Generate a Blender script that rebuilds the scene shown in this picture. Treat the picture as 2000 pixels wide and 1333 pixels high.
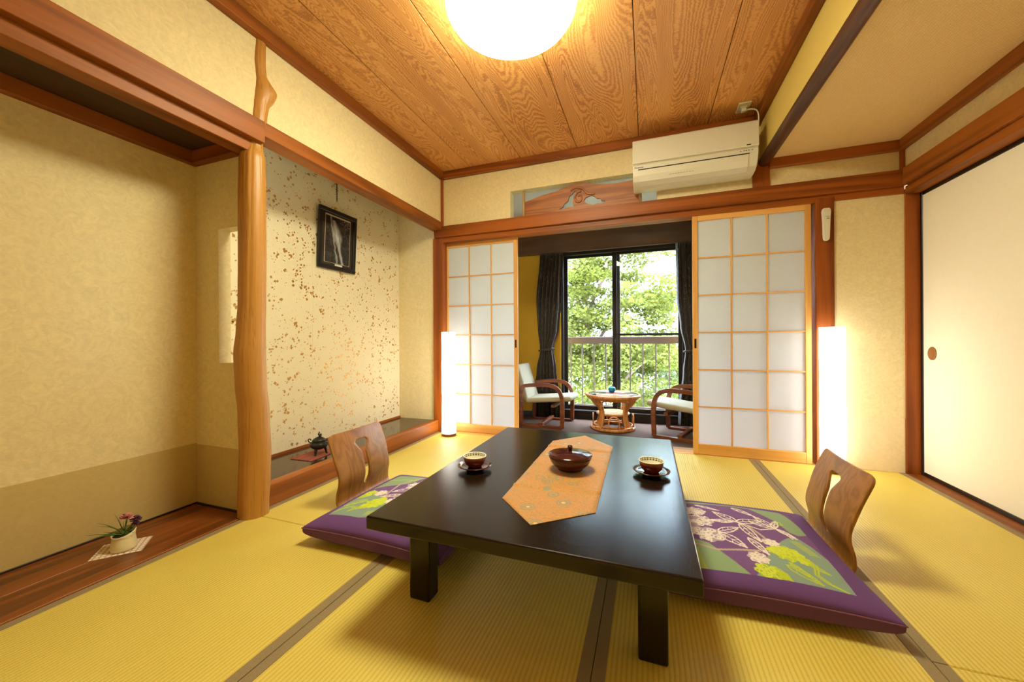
import bpy, bmesh, math, random
from mathutils import Vector, Matrix, noise
random.seed(7)
R = math.radians
S = bpy.context.scene
C = S.collection
for o in list(bpy.data.objects): bpy.data.objects.remove(o)

# ------------------------------------------------------------------ camera, world, light, exposure
CAMZ = 0.86
cd = bpy.data.cameras.new('camera'); cam = bpy.data.objects.new('camera', cd); C.objects.link(cam)
cd.sensor_width = 36; cd.lens = 731.6 / 2000 * 36; cd.shift_y = -2.3 / 2000; cd.clip_start = 0.02; cd.clip_end = 400
cam.matrix_world = Matrix.Translation((0, 0, CAMZ)) @ Matrix.Rotation(R(19.92), 4, 'Z') @ Matrix.Rotation(R(90), 4, 'X') @ Matrix.Rotation(R(-0.318), 4, 'Z')
S.camera = cam
S.view_settings.view_transform = 'Standard'; S.view_settings.look = 'None'; S.view_settings.gamma = 1
S.view_settings.use_curve_mapping = False; S.view_settings.exposure = 0.2
S.cycles.volume_bounces = 4; S.cycles.diffuse_bounces = 6; S.cycles.max_bounces = 12; S.cycles.transparent_max_bounces = 16
W = bpy.data.worlds.new('sky'); S.world = W; W.use_nodes = True
SKY_COL, SKY_STR = (0.58, 0.75, 1.0), 50.0
W.node_tree.nodes['Background'].inputs[0].default_value = (*SKY_COL, 1)
W.node_tree.nodes['Background'].inputs[1].default_value = SKY_STR
LAMP_COL = (1.0, 0.95, 0.64)
CEIL_STR, FLOOR_LAMP_STR = 54.0, 7.0

# ------------------------------------------------------------------ material helpers
def lin(c):
    f = lambda v: v / 12.92 if v <= .04045 else ((v + .055) / 1.055) ** 2.4
    return tuple(f(v / 255) for v in c) + (1,)
class NT:
    def __init__(s, name):
        s.m = bpy.data.materials.new(name); s.m.use_nodes = True; s.t = s.m.node_tree
        s.b = s.t.nodes['Principled BSDF']; s.out = s.t.nodes['Material Output']
    def n(s, typ, **kw):
        nd = s.t.nodes.new('ShaderNode' + typ)
        for k, v in kw.items():
            if k.startswith('i_'):
                k = k[2:]; k = int(k) if k.isdigit() else k.replace('_', ' ')
                s.set(nd.inputs[k], v)
            else: setattr(nd, k, v)
        return nd
    def set(s, sock, v):
        if isinstance(v, bpy.types.NodeSocket): s.t.links.new(v, sock)
        else: sock.default_value = v
    def coord(s, which='Object', scale=(1, 1, 1), rot=(0, 0, 0), loc=(0, 0, 0)):
        return s.n('Mapping', i_Vector=s.n('TexCoord').outputs[which], i_Scale=scale, i_Rotation=rot, i_Location=loc).outputs[0]
    def math(s, op, a, b=0.0, c=0.0):
        return s.n('Math', operation=op, i_0=a, i_1=b, i_2=c).outputs[0]
    def noise(s, vec, scale=5, detail=4, rough=.5, dist=0):
        return s.n('TexNoise', i_Vector=vec, i_Scale=scale, i_Detail=detail, i_Roughness=rough, i_Distortion=dist).outputs['Fac']
    def ramp(s, fac, stops):
        nd = s.n('ValToRGB', i_Fac=fac); e = nd.color_ramp.elements
        while len(e) < len(stops): e.new(.5)
        for el, (p, c) in zip(e, stops): el.position = p; el.color = c
        return nd.outputs[0]
    def mix(s, f, a, b, mode='MIX'):
        nd = s.n('Mix', data_type='RGBA', blend_type=mode)
        s.set(nd.inputs[0], f); s.set(nd.inputs[6], a); s.set(nd.inputs[7], b)
        return nd.outputs[2]
    def bump(s, h, strength=.3, dist=.002):
        s.set(s.b.inputs['Normal'], s.n('Bump', i_Height=h, i_Strength=strength, i_Distance=dist).outputs[0])
    def fin(s, col=None, rough=None, **kw):
        if col is not None: s.set(s.b.inputs['Base Color'], col)
        if rough is not None: s.set(s.b.inputs['Roughness'], rough)
        for k, v in kw.items(): s.set(s.b.inputs[k.replace('_', ' ')], v)
        return s.m

def plain(name, c, rough=.6, metal=0.0, var=.06, scale=30, bump=0.0):
    t = NT(name); n = t.noise(t.coord(), scale, 3)
    col = t.ramp(n, [(.3, tuple(v * (1 - var) for v in lin(c)[:3]) + (1,)), (.7, tuple(min(1, v * (1 + var)) for v in lin(c)[:3]) + (1,))])
    if bump: t.bump(n, bump)
    return t.fin(col, rough, Metallic=metal)

def wood(name, dark, light, axis='Y', rings=9, rough=.4, across=7.0, along=.8, fiber=.25, bump=.12, spec=.5, ringw=.45):
    t = NT(name)
    sc = [across] * 3; sc['XYZ'.index(axis)] = along
    v = t.coord('Object', tuple(sc))
    n = t.noise(v, 1.0, 2, .45, .6)
    w = t.math('SINE', t.math('MULTIPLY', n, rings * 6.283))
    w = t.math('MULTIPLY_ADD', w, .5, .5)
    sc2 = [230] * 3; sc2['XYZ'.index(axis)] = 6
    f = t.noise(t.coord('Object', tuple(sc2)), 1.0, 2)
    sc3 = [9] * 3; sc3['XYZ'.index(axis)] = .9
    g = t.noise(t.coord('Object', tuple(sc3)), 1.0, 2)
    h = t.math('ADD', t.math('MULTIPLY', w, ringw), t.math('ADD', t.math('MULTIPLY', f, fiber * 1.6), t.math('MULTIPLY', g, .55)))
    col = t.ramp(h, [(.25, lin(dark)), (.95, lin(light))])
    if bump: t.bump(t.math('ADD', f, t.math('MULTIPLY', w, .3)), bump, .0008)
    return t.fin(col, rough, Specular_IOR_Level=spec)

M = {}
M['trim_y'] = wood('reddish_trim_wood_along_depth', (94, 46, 10), (154, 86, 26), 'Y', 3, .46, 9, .5, spec=.3)
M['trim_x'] = wood('reddish_trim_wood_across', (96, 44, 10), (156, 84, 24), 'X', 3, .46, 9, .5, spec=.3)
M['trim_z'] = wood('reddish_trim_wood_upright', (100, 44, 8), (154, 80, 22), 'Z', 3, .46, 9, .5, spec=.3)
M['shoji_z'] = wood('honey_cedar_upright', (196, 138, 62), (222, 168, 92), 'Z', 2, .5, 16, .7)
M['shoji_x'] = wood('honey_cedar_across', (196, 138, 62), (222, 168, 92), 'X', 2, .5, 16, .7)
M['darkwood_y'] = wood('dark_brown_boards', (58, 30, 12), (136, 72, 30), 'Y', 3, .28, 14, .9, fiber=.3)
M['tokoboard'] = wood('polished_alcove_board', (40, 28, 18), (78, 54, 32), 'Y', 2, .12, 10, .6)
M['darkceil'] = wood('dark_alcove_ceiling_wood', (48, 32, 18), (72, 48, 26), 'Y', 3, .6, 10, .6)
M['chairwood'] = wood('zaisu_elm_veneer', (110, 68, 20), (182, 124, 52), 'Z', 9, .36, 8, 1.4, fiber=.22, ringw=.22)
M['post'] = wood('stripped_log_wood', (84, 50, 14), (184, 130, 58), 'Z', 5, .40, 34, 1.0, fiber=.75, bump=.8, ringw=.25)
M['bent'] = wood('dark_bentwood', (74, 36, 16), (128, 66, 30), 'X', 2, .3, 20, 2)
M['rattan'] = wood('rattan_cane', (160, 92, 36), (214, 146, 72), 'Z', 3, .35, 30, 4)
M['carved'] = wood('carved_transom_wood', (112, 62, 30), (168, 104, 56), 'X', 5, .5, 9, .9)
M['bamboo'] = wood('pale_bamboo', (150, 112, 60), (190, 150, 88), 'Z', 2, .4, 30, 2)

def plaster_mat(name, c, amp=.05):
    t = NT(name); v = t.coord('Object', (22, 22, 22))
    a = t.noise(v, 1, 3, .5, 2.2)
    f = t.noise(t.coord('Object', (60, 60, 330)), 1, 3, .6, 1.5)
    g = t.noise(t.coord('Object', (700, 700, 700)), 1, 1)
    h = t.math('ADD', t.math('MULTIPLY', a, .5), t.math('MULTIPLY', f, .5))
    c = lin(c)
    col = t.ramp(h, [(.35, tuple(v * (1 - amp) for v in c[:3]) + (1,)), (.66, tuple(min(1, v * (1 + amp)) for v in c[:3]) + (1,))])
    t.bump(t.math('ADD', g, t.math('MULTIPLY', f, .7)), .12, .001)
    return t.fin(col, .85, Specular_IOR_Level=.2)
M['plaster'] = plaster_mat('cream_fibre_plaster', (224, 208, 164), .10)
M['dado'] = plaster_mat('tan_dado_paper', (196, 174, 118), .06)
M['fusuma'] = plaster_mat('ivory_fusuma_paper', (238, 233, 216), .015)
M['tokopaper'] = plaster_mat('ivory_flake_paper', (228, 219, 190), .02)
M['white_plaster'] = plaster_mat('pale_grey_plaster', (226, 224, 228), .02)
M['yellow_plaster'] = plaster_mat('mustard_plaster', (190, 150, 48), .04)
M['gold'] = plain('gold_leaf_flakes', (198, 150, 84), .38, .55, .1)
M['rag'] = plain('niche_reveal', (226, 208, 186), .85)

def fabric_ceiling():
    t = NT('woven_wallpaper'); v = t.coord('Object', (1, 1, 1))
    a = t.n('TexWave', i_Vector=v, i_Scale=26, i_Distortion=3, i_Detail=2, i_Detail_Scale=6, bands_direction='X').outputs['Fac']
    b = t.n('TexWave', i_Vector=v, i_Scale=30, i_Distortion=3, i_Detail=2, i_Detail_Scale=6, bands_direction='Y').outputs['Fac']
    h = t.math('MULTIPLY', a, b)
    col = t.ramp(h, [(.0, lin((224, 192, 138))), (.8, lin((242, 214, 160)))])
    t.bump(h, .45, .004)
    return t.fin(col, .62)
M['wovenpaper'] = fabric_ceiling()
def fabric_drop():
    t = NT('mustard_woven_wallpaper'); v = t.coord('Object')
    a = t.n('TexWave', i_Vector=v, i_Scale=40, i_Distortion=1, bands_direction='Y').outputs['Fac']
    b = t.n('TexWave', i_Vector=v, i_Scale=40, i_Distortion=1, bands_direction='Z').outputs['Fac']
    h = t.math('MULTIPLY', a, b); t.bump(h, .3, .002)
    return t.fin(t.ramp(h, [(0, lin((206, 180, 92))), (.8, lin((222, 196, 108)))]), .7)
M['mustardpaper'] = fabric_drop()

def tatami_mat():
    t = NT('woven_rush'); co = t.coord('Object')
    x = t.n('SeparateXYZ', i_0=co).outputs
    wob = t.noise(t.coord('Object', (14, 5, 1)), 1, 2)
    ph = t.math('MULTIPLY_ADD', x[0], 2 * math.pi / .0128, t.math('MULTIPLY', wob, 1.2))
    rib = t.math('MULTIPLY_ADD', t.math('SINE', ph), .5, .5)
    rib = t.math('POWER', rib, .55)
    st = t.noise(t.coord('Object', (60, 700, 1)), 1, 2)
    big = t.noise(t.coord('Object', (1.6, 1.1, 1)), 1, 3)
    sp = t.noise(t.coord('Object', (260, 260, 1)), 1, 2)
    h = t.math('ADD', t.math('MULTIPLY', rib, .26), t.math('ADD', t.math('MULTIPLY', st, .3), t.math('ADD', t.math('MULTIPLY', big, .32), t.math('MULTIPLY', sp, .14))))
    col = t.ramp(h, [(.12, lin((160, 138, 44))), (.55, lin((216, 194, 92))), (.95, lin((234, 216, 122)))])
    t.bump(t.math('ADD', rib, t.math('MULTIPLY', st, .4)), .35, .0015)
    return t.fin(col, .48, Specular_IOR_Level=.35)
M['tatami'] = tatami_mat()
M['heri'] = plain('grey_brown_cloth_edging', (142, 124, 90), .8, 0, .12, 400, .2)

def ceiling_board():
    t = NT('figured_cedar_ceiling'); co = t.coord('Object')
    info = t.n('ObjectInfo').outputs['Random']
    off = t.n('CombineXYZ', i_0=t.math('MULTIPLY', info, 37.0), i_1=t.math('MULTIPLY', info, 91.0)).outputs[0]
    v0 = t.n('VectorMath', operation='ADD', i_0=co, i_1=off).outputs[0]
    fine = t.noise(t.n('Mapping', i_Vector=v0, i_Scale=(60, 95, 1)).outputs[0], 1, 1)
    v = t.n('Mapping', i_Vector=v0, i_Scale=(4.6, .75, 1)).outputs[0]
    n = t.math('ADD', t.noise(v, 1, 2, .4, .5), t.math('MULTIPLY', fine, .022))
    w = t.math('MULTIPLY_ADD', t.math('SINE', t.math('MULTIPLY', n, 46 * 6.283)), .5, .5)
    big = t.noise(t.n('Mapping', i_Vector=v0, i_Scale=(5, .7, 1)).outputs[0], 1, 2)
    fib = t.noise(t.n('Mapping', i_Vector=v0, i_Scale=(260, 6, 1)).outputs[0], 1, 2)
    h = t.math('ADD', t.math('MULTIPLY', w, .34), t.math('ADD', t.math('MULTIPLY', big, .52), t.math('MULTIPLY', fib, .25)))
    col = t.ramp(h, [(.22, lin((150, 92, 42))), (.55, lin((206, 144, 80))), (.95, lin((230, 178, 110)))])
    t.bump(w, .1, .0006)
    return t.fin(col, .42, Specular_IOR_Level=.4)
M['ceilboard'] = ceiling_board()

def lacquer():
    t = NT('black_brown_lacquer')                     # lacquered over cloth: a fine woven relief
    a = t.noise(t.coord('Object', (420, 9, 420)), 1, 2); b = t.noise(t.coord('Object', (9, 420, 420)), 1, 2)
    h = t.math('ADD', a, t.math('MULTIPLY', b, .8))
    col = t.ramp(h, [(.5, lin((12, 8, 6))), (1.2, lin((30, 20, 13)))])
    t.bump(h, .16, .0006)
    return t.fin(col, .2, Specular_IOR_Level=.40)
M['lacquer'] = lacquer()
M['redlac'] = plain('dark_red_brown_lacquer', (66, 22, 18), .13, 0, .05)
M['redcup'] = plain('russet_glazed_cup', (104, 36, 20), .22, 0, .1)
M['porcelain'] = plain('white_porcelain', (238, 234, 222), .25, 0, .01)
M['tea'] = plain('pale_inner_glaze', (226, 224, 200), .12, 0, .01)
def cupband():
    t = NT('dark_key_pattern_band'); u = t.n('SeparateXYZ', i_0=t.coord('Object')).outputs
    ang = t.math('ARCTAN2', u[1], u[0])
    a = t.math('GREATER_THAN', t.math('SINE', t.math('MULTIPLY', ang, 24)), -.1)
    b = t.math('GREATER_THAN', t.math('SINE', t.math('MULTIPLY_ADD', u[2], 900.0, 1.0)), -.3)
    return t.fin(t.mix(t.math('MULTIPLY', a, b), lin((226, 224, 206)), lin((60, 60, 52))), .25)
M['cupband'] = cupband()
M['white_plastic'] = plain('warm_white_plastic', (216, 213, 198), .35, 0, .01)
M['cream_plastic'] = plain('cream_plastic', (208, 200, 178), .4, 0, .01)
M['black'] = plain('black_lacquer_frame', (20, 16, 14), .35, 0, .05)
M['vent_shade'] = plain('painted_vent_shade', (30, 26, 20), .8)
M['alu'] = plain('dark_bronze_aluminium', (34, 27, 22), .42, .3, .05)
M['carpet'] = plain('brown_loop_carpet', (82, 56, 38), .95, 0, .45, 260, .8)
M['upholstery'] = plain('pale_blue_grey_fabric', (172, 162, 134), .9, 0, .06, 300, .3)
M['ashblue'] = plain('turquoise_glass', (20, 140, 180), .08, 0, .05)
M['bronze'] = plain('dark_patinated_bronze', (44, 42, 34), .42, .6, .3, 60, .4)
M['silver'] = plain('brushed_pull', (40, 30, 22), .4, .6)
M['soil'] = plain('dark_soil', (36, 26, 18), .95, 0, .3, 200, .8)
M['leafgreen'] = plain('grassy_green', (76, 112, 44), .5, 0, .3, 40)
M['pinkpetal'] = plain('dusty_pink_petals', (206, 138, 140), .7, 0, .15, 60)
M['purplepetal'] = plain('deep_purple_petals', (84, 40, 74), .6, 0, .25, 90)
M['potwhite'] = plain('cream_glazed_pot', (232, 222, 180), .35, 0, .05, 20)
M['concrete'] = plain('weathered_concrete', (150, 146, 138), .9, 0, .1, 20)
M['railmetal'] = plain('brown_painted_railing', (74, 54, 42), .5, .2)
M['bark'] = plain('grey_brown_bark', (92, 74, 58), .9, 0, .3, 30, .6)
M['handlewood'] = plain('wooden_finger_pull', (150, 100, 52), .45)
M['cord_white'] = plain('white_cable', (232, 226, 208), .45)

def paper_mat(name, c, trans=.5):
    t = NT(name); f = t.noise(t.coord('Object', (40, 40, 500)), 1, 3)
    cc = t.ramp(f, [(.2, tuple(v * .96 for v in lin(c)[:3]) + (1,)), (.8, lin(c))])
    d = t.n('BsdfDiffuse', i_Color=cc); tr = t.n('BsdfTranslucent', i_Color=cc)
    t.set(t.out.inputs[0], t.n('MixShader', i_0=trans, i_1=d.outputs[0], i_2=tr.outputs[0]).outputs[0])
    return t.m
M['shoji_paper'] = paper_mat('translucent_washi', (248, 245, 246), .60)
def glass_mat(name, tint=(1, 1, 1)):
    t = NT(name)
    tr = t.n('BsdfTransparent', i_Color=(*tint, 1)); g = t.n('BsdfGlossy', i_Roughness=.01)
    fr = t.n('Fresnel', i_IOR=1.45).outputs[0]
    t.set(t.out.inputs[0], t.n('MixShader', i_0=t.math('MULTIPLY', fr, .9), i_1=tr.outputs[0], i_2=g.outputs[0]).outputs[0])
    return t.m
M['glass'] = glass_mat('clear_window_glass')
M['tableglass'] = glass_mat('table_glass', (.9, .95, .94))
def emit(name, c, s):
    t = NT(name); e = t.n('Emission', i_Color=(*c, 1), i_Strength=s)
    t.set(t.out.inputs[0], e.outputs[0]); return t.m
def ceil_glow():
    t = NT('lit_ceiling_shade')                      # emission weighted downward to brighten the floor and spare the upper walls
    z = t.n('SeparateXYZ', i_0=t.n('NewGeometry').outputs['Normal']).outputs[2]
    k = t.n('MapRange', i_Value=z, i_1=-1.0, i_2=.2, i_3=1.0, i_4=.29).outputs[0]
    e = t.n('Emission', i_Color=(*LAMP_COL, 1), i_Strength=t.math('MULTIPLY', k, CEIL_STR))
    t.set(t.out.inputs[0], e.outputs[0]); return t.m
M['ceil_glow'] = ceil_glow()
def lamp_paper():
    t = NT('lit_washi_tube'); n = t.noise(t.coord('Object', (50, 50, 30)), 1, 3)
    e = t.n('Emission', i_Color=(1, .94, .82, 1), i_Strength=t.math('MULTIPLY', t.math('MULTIPLY_ADD', n, .3, .85), FLOOR_LAMP_STR))
    t.set(t.out.inputs[0], e.outputs[0]); return t.m
M['lamp_glow'] = lamp_paper()
def attr_mat(name, rough=.8, bump=0):
    t = NT(name); a = t.n('VertexColor', layer_name='col').outputs[0]
    if bump: t.bump(t.noise(t.coord('Object', (400, 400, 400)), 1, 2), bump, .001)
    return t.fin(a, rough)
M['cushion'] = attr_mat('printed_cotton', .85, .25)
M['photo'] = attr_mat('glossy_photo_print', .12)
M['runner'] = None
def runner_mat():
    t = NT('orange_brocade'); co = t.coord('Object')
    v1 = t.n('TexVoronoi', i_Vector=co, i_Scale=13, feature='F1').outputs['Distance']
    sw = t.noise(t.coord('Object', (30, 30, 30)), 1, 3, .5, 3)
    fl = t.math('LESS_THAN', v1, .34)
    pet = t.math('GREATER_THAN', t.math('SINE', t.math('MULTIPLY', v1, 48)), .2)
    lines = t.math('LESS_THAN', t.math('ABSOLUTE', t.math('SUBTRACT', sw, .5)), .028)
    base = t.ramp(t.noise(t.coord('Object', (500, 500, 1)), 1, 2), [(.3, lin((180, 118, 50))), (.7, lin((204, 142, 72)))])
    c = t.mix(lines, base, lin((150, 128, 60)))
    c = t.mix(t.math('MULTIPLY', fl, pet), c, lin((132, 134, 110)))
    c = t.mix(t.math('LESS_THAN', v1, .09), c, lin((226, 190, 110)))
    t.bump(sw, .1, .001)
    return t.fin(c, .6, Sheen_Weight=.2)
M['runner'] = runner_mat()
def check_cloth():
    t = NT('white_checked_cloth'); u = t.n('SeparateXYZ', i_0=t.coord('Object')).outputs
    a = t.math('GREATER_THAN', t.math('SINE', t.math('MULTIPLY', u[0], 2 * math.pi / .018)), .55)
    b = t.math('GREATER_THAN', t.math('SINE', t.math('MULTIPLY', u[1], 2 * math.pi / .018)), .55)
    return t.fin(t.mix(t.math('MAXIMUM', a, b), lin((238, 226, 212)), lin((190, 160, 140))), .85)
M['checked'] = check_cloth()
def stripe_mat():
    t = NT('red_striped_weave'); n = t.noise(t.coord('Object', (90, 4, 1)), 1, 2)
    return t.fin(t.ramp(n, [(.35, lin((90, 34, 24))), (.5, lin((150, 66, 40))), (.65, lin((120, 70, 60)))]), .7)
M['redmat'] = stripe_mat()
def curtain_mat():
    t = NT('dark_brown_curtain_cloth'); n = t.noise(t.coord('Object', (5, 5, 2.4)), 1, 2, .5, 1.5)
    l = t.math('LESS_THAN', t.math('ABSOLUTE', t.math('SUBTRACT', t.math('FRACT', t.math('MULTIPLY', n, 9)), .5)), .035)
    return t.fin(t.mix(l, lin((44, 33, 26)), lin((110, 92, 72))), .8, Sheen_Weight=.2)
M['curtain'] = curtain_mat()
def leaf_mat(name, c1, c2):
    t = NT(name); n = t.noise(t.coord('Object', (1.7, 1.7, 1.7)), 1, 3)
    col = t.ramp(n, [(.3, lin(c1)), (.7, lin(c2))])
    d = t.n('BsdfDiffuse', i_Color=col); tr = t.n('BsdfTranslucent', i_Color=col)
    t.set(t.out.inputs[0], t.n('MixShader', i_0=.45, i_1=d.outputs[0], i_2=tr.outputs[0]).outputs[0]); return t.m
M['maple'] = leaf_mat('fresh_maple_leaves', (66, 68, 20), (108, 110, 52))
M['bushleaf'] = leaf_mat('hillside_leaves', (54, 60, 32), (84, 88, 52))

# ------------------------------------------------------------------ mesh helpers
def link(name, me, mat, parent=None, smooth=False):
    o = bpy.data.objects.new(name, me); C.objects.link(o)
    if mat is not None and not me.materials: me.materials.append(mat if not isinstance(mat, str) else M[mat])
    if smooth:
        for p in me.polygons: p.use_smooth = True
    if parent is not None: o.parent = parent
    return o
def bm_obj(name, bm, mat, parent=None, smooth=False):
    me = bpy.data.meshes.new(name); bmesh.ops.recalc_face_normals(bm, faces=bm.faces[:]); bm.to_mesh(me); bm.free()
    return link(name, me, mat, parent, smooth)
def pyd(name, v, f, mat, parent=None, smooth=False):
    me = bpy.data.meshes.new(name); me.from_pydata(v, [], f); me.update()
    return link(name, me, mat, parent, smooth)
def add_box(bm, a, b, bev=0.0, seg=1):
    r = bmesh.ops.create_cube(bm, size=1)
    vs = r['verts']
    for v in vs: v.co = Vector([a[i] + (v.co[i] + .5) * (b[i] - a[i]) for i in range(3)])
    if bev: bmesh.ops.bevel(bm, geom=list({e for v in vs for e in v.link_edges}), offset=bev, segments=seg, affect='EDGES', profile=.5)
def box(name, a, b, mat, parent=None, bev=0.0015, seg=1):
    bm = bmesh.new(); add_box(bm, a, b, bev, seg); return bm_obj(name, bm, mat, parent)
def lathe(name, prof, mat, parent=None, seg=40, center=(0, 0, 0), cap=True):
    v, f = [], []
    for r, z in prof:
        for i in range(seg):
            a = 2 * math.pi * i / seg
            v.append((center[0] + r * math.cos(a), center[1] + r * math.sin(a), center[2] + z))
    for k in range(len(prof) - 1):
        for i in range(seg):
            j = (i + 1) % seg
            f.append((k * seg + i, k * seg + j, (k + 1) * seg + j, (k + 1) * seg + i))
    if cap and prof[0][0] > 1e-5: f.append(tuple(range(seg))[::-1])
    if cap and prof[-1][0] > 1e-5: f.append(tuple((len(prof) - 1) * seg + i for i in range(seg)))
    bm = bmesh.new(); me = bpy.data.meshes.new(name); me.from_pydata(v, [], f); bm.from_mesh(me); bpy.data.meshes.remove(me)
    bmesh.ops.remove_doubles(bm, verts=bm.verts[:], dist=1e-6)
    o = bm_obj(name, bm, mat, parent, True)
    return o
def tube(name, pts, r, mat, parent=None, seg=10, closed=False, flat=None):
    """sweep a circle (or a flat w x t section) along points"""
    pts = [Vector(p) for p in pts]; n = len(pts); rs = r if isinstance(r, (list, tuple)) else [r] * n
    v, f = [], []; up = Vector((0, 0, 1)); prev = None
    for i, p in enumerate(pts):
        a = pts[(i - 1) % n] if (closed or i > 0) else p
        b = pts[(i + 1) % n] if (closed or i < n - 1) else p
        d = (b - a).normalized()
        if prev is None:
            s = d.cross(up)
            if s.length < .05: s = d.cross(Vector((0, 1, 0)))
            s.normalize()
        else:
            s = (prev - d * prev.dot(d)).normalized()
        prev = s; u = s.cross(d).normalized()
        for k in range(seg):
            t = 2 * math.pi * (k + .5) / seg
            cs, sn = math.cos(t), math.sin(t)
            if flat:
                m = max(abs(cs), abs(sn)); v.append(p + s * (cs / m * flat[0] / 2) + u * (sn / m * flat[1] / 2))
            else: v.append(p + s * (cs * rs[i]) + u * (sn * rs[i]))
    m = n if closed else n - 1
    for i in range(m):
        j = (i + 1) % n
        for k in range(seg):
            l = (k + 1) % seg
            f.append((i * seg + k, i * seg + l, j * seg + l, j * seg + k))
    if not closed: f += [tuple(range(seg))[::-1], tuple((n - 1) * seg + k for k in range(seg))]
    bm = bmesh.new(); me = bpy.data.meshes.new(name); me.from_pydata([tuple(q) for q in v], [], f); bm.from_mesh(me); bpy.data.meshes.remove(me)
    return bm_obj(name, bm, mat, parent, not flat)
def prism(name, poly, axis, a, b, mat, parent=None, bev=0):
    """extrude a 2-D polygon along axis from a to b; poly coords are the other two axes in order"""
    bm = bmesh.new(); ax = 'XYZ'.index(axis)
    def p3(p, w):
        q = list(p); q.insert(ax, w); return q
    v0 = [bm.verts.new(p3(p, a)) for p in poly]; v1 = [bm.verts.new(p3(p, b)) for p in poly]
    n = len(poly); bm.faces.new(v0); bm.faces.new(v1)
    for i in range(n): bm.faces.new((v0[i], v0[(i + 1) % n], v1[(i + 1) % n], v1[i]))
    if bev: bmesh.ops.bevel(bm, geom=bm.edges[:], offset=bev, segments=1, affect='EDGES')
    return bm_obj(name, bm, mat, parent)
def curve_pts(ctrl, n=8):
    """Catmull-Rom through control points"""
    c = [Vector(p) for p in ctrl]; c = [c[0] * 2 - c[1]] + c + [c[-1] * 2 - c[-2]]; out = []
    for i in range(1, len(c) - 2):
        for k in range(n):
            t = k / n; p0, p1, p2, p3 = c[i - 1:i + 3]
            out.append(.5 * ((2 * p1) + (p2 - p0) * t + (2 * p0 - 5 * p1 + 4 * p2 - p3) * t * t + (3 * p1 - p0 - 3 * p2 + p3) * t ** 3))
    out.append(c[-2]); return out
def tag(o, label, cat=None, group=None, kind=None):
    o['label'] = label
    if cat: o['category'] = cat
    if group: o['group'] = group
    if kind: o['kind'] = kind
    return o
def struct(o, label=None):
    o['kind'] = 'structure'
    if label: o['label'] = label
    return o
def empty(name, loc=(0, 0, 0), rz=0.0, label=None, cat=None, group=None, kind=None):
    o = bpy.data.objects.new(name, None); C.objects.link(o); o.location = loc; o.rotation_euler = (0, 0, rz); o.empty_display_size = .05
    if label: tag(o, label, cat, group, kind)
    return o
def copy_tree(o, parent=None):
    c = o.copy(); C.objects.link(c); c.parent = parent
    for ch in [x for x in bpy.data.objects if x.parent == o and x is not c]: copy_tree(ch, c)
    return c

# ------------------------------------------------------------------ key dimensions (metres, camera at the origin)
XL, XU, XA, XT = -1.85, -1.81, -2.255, -2.30      # tatami edge, upper plaster, alcove back, tokonoma back
YB, YP, YR = 3.08, 1.30, -0.75                    # back wall, alcove partition, wall behind the camera
XR, XF = 1.53, 1.60                               # frame plane and fusuma plane of the far side
ZC, ZR = 2.417, 2.105                             # cedar ceiling, lower papered ceiling
ZE, YW = -0.08, 4.44                              # sunroom floor, sunroom window wall

# ------------------------------------------------------------------ floor: tatami
fl = struct(empty('floor'), 'golden tatami mats with grey brown cloth edging')
def tatami(x0, x1, y0, y1):
    g = .0012
    t = box('tatami_mat', (x0 + g, y0 + g, -.055), (x1 - g, y1 - g, 0), 'tatami', fl, .003)
    for a, b in ((x0 + g, x0 + .034), (x1 - .034, x1 - g)):
        box('cloth_border', (a, y0 + g, -.004), (b, y1 - g, .0016), 'heri', t, .001)
SX = [XL, -.977, -.140, .703, XR]
for i in range(4):
    cuts = [YR, 1.31, YB] if i in (0, 3) else [YR, .20, 1.96, YB]
    for a, b in zip(cuts, cuts[1:]): tatami(SX[i], SX[i + 1], a, b)
box('subfloor', (-2.45, YR - .1, -.12), (1.75, YB + .02, -.057), 'concrete', fl, 0)

# ------------------------------------------------------------------ ceiling
cl = struct(empty('ceiling'), 'figured cedar boards over the room, woven wallpaper on the lower strip')
ce = [XU + .03, -1.493, -1.014, -.534, -.058, .419, .752]
for a, b in zip(ce, ce[1:]):
    box('ceiling_board', (a + .002, YR, ZC), (b - .002, YB, ZC + .012), 'ceilboard', cl, .0022)
box('ceiling_backing', (XU - .1, YR, ZC + .0125), (.80, YB + .05, ZC + .05), 'darkceil', cl, 0)
box('lower_ceiling', (.775, YR, ZR), (XF + .1, YB + .02, ZR + .03), 'wovenpaper', cl, 0)
box('drop_wall', (.752, YR, 2.11), (.775, YB, ZC + .05), 'mustardpaper', cl, 0)
nt = [0]
def trim(a, b, mat, label, bev=.003):
    nt[0] += 1
    return struct(box('trim_%d' % nt[0], a, b, mat, None, bev, 2), label)
trim((XU, YR, 2.355), (XU + .045, YB, ZC), 'trim_y', 'reddish ceiling moulding above the alcove wall')
trim((XU + .045, YB - .045, 2.355), (.752, YB, ZC), 'trim_x', 'reddish ceiling moulding above the carved transom')
trim((.705, YR, 2.36), (.752, YB - .045, ZC), 'trim_y', 'reddish ceiling moulding along the mustard drop')
trim((.80, YB - .04, 2.043), (XR, YB, ZR), 'trim_x', 'reddish moulding under the woven wallpaper ceiling')
trim((XR - .04, YR, 2.043), (XR, YB - .04, ZR), 'trim_y', 'reddish moulding above the ivory sliding door')
nt[0] += 1
bp = [(.772, y, 2.098) for y in (YR, .5, 1.5, 2.4, YB - .005)]
struct(tube('trim_%d' % nt[0], bp, [.036, .036, .035, .036, .036], wood('smoked_log_beam', (52, 28, 20), (92, 52, 34), 'Y', 3, .45, 12, 1), None, 14), 'smoked round beam between the two ceilings')

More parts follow.
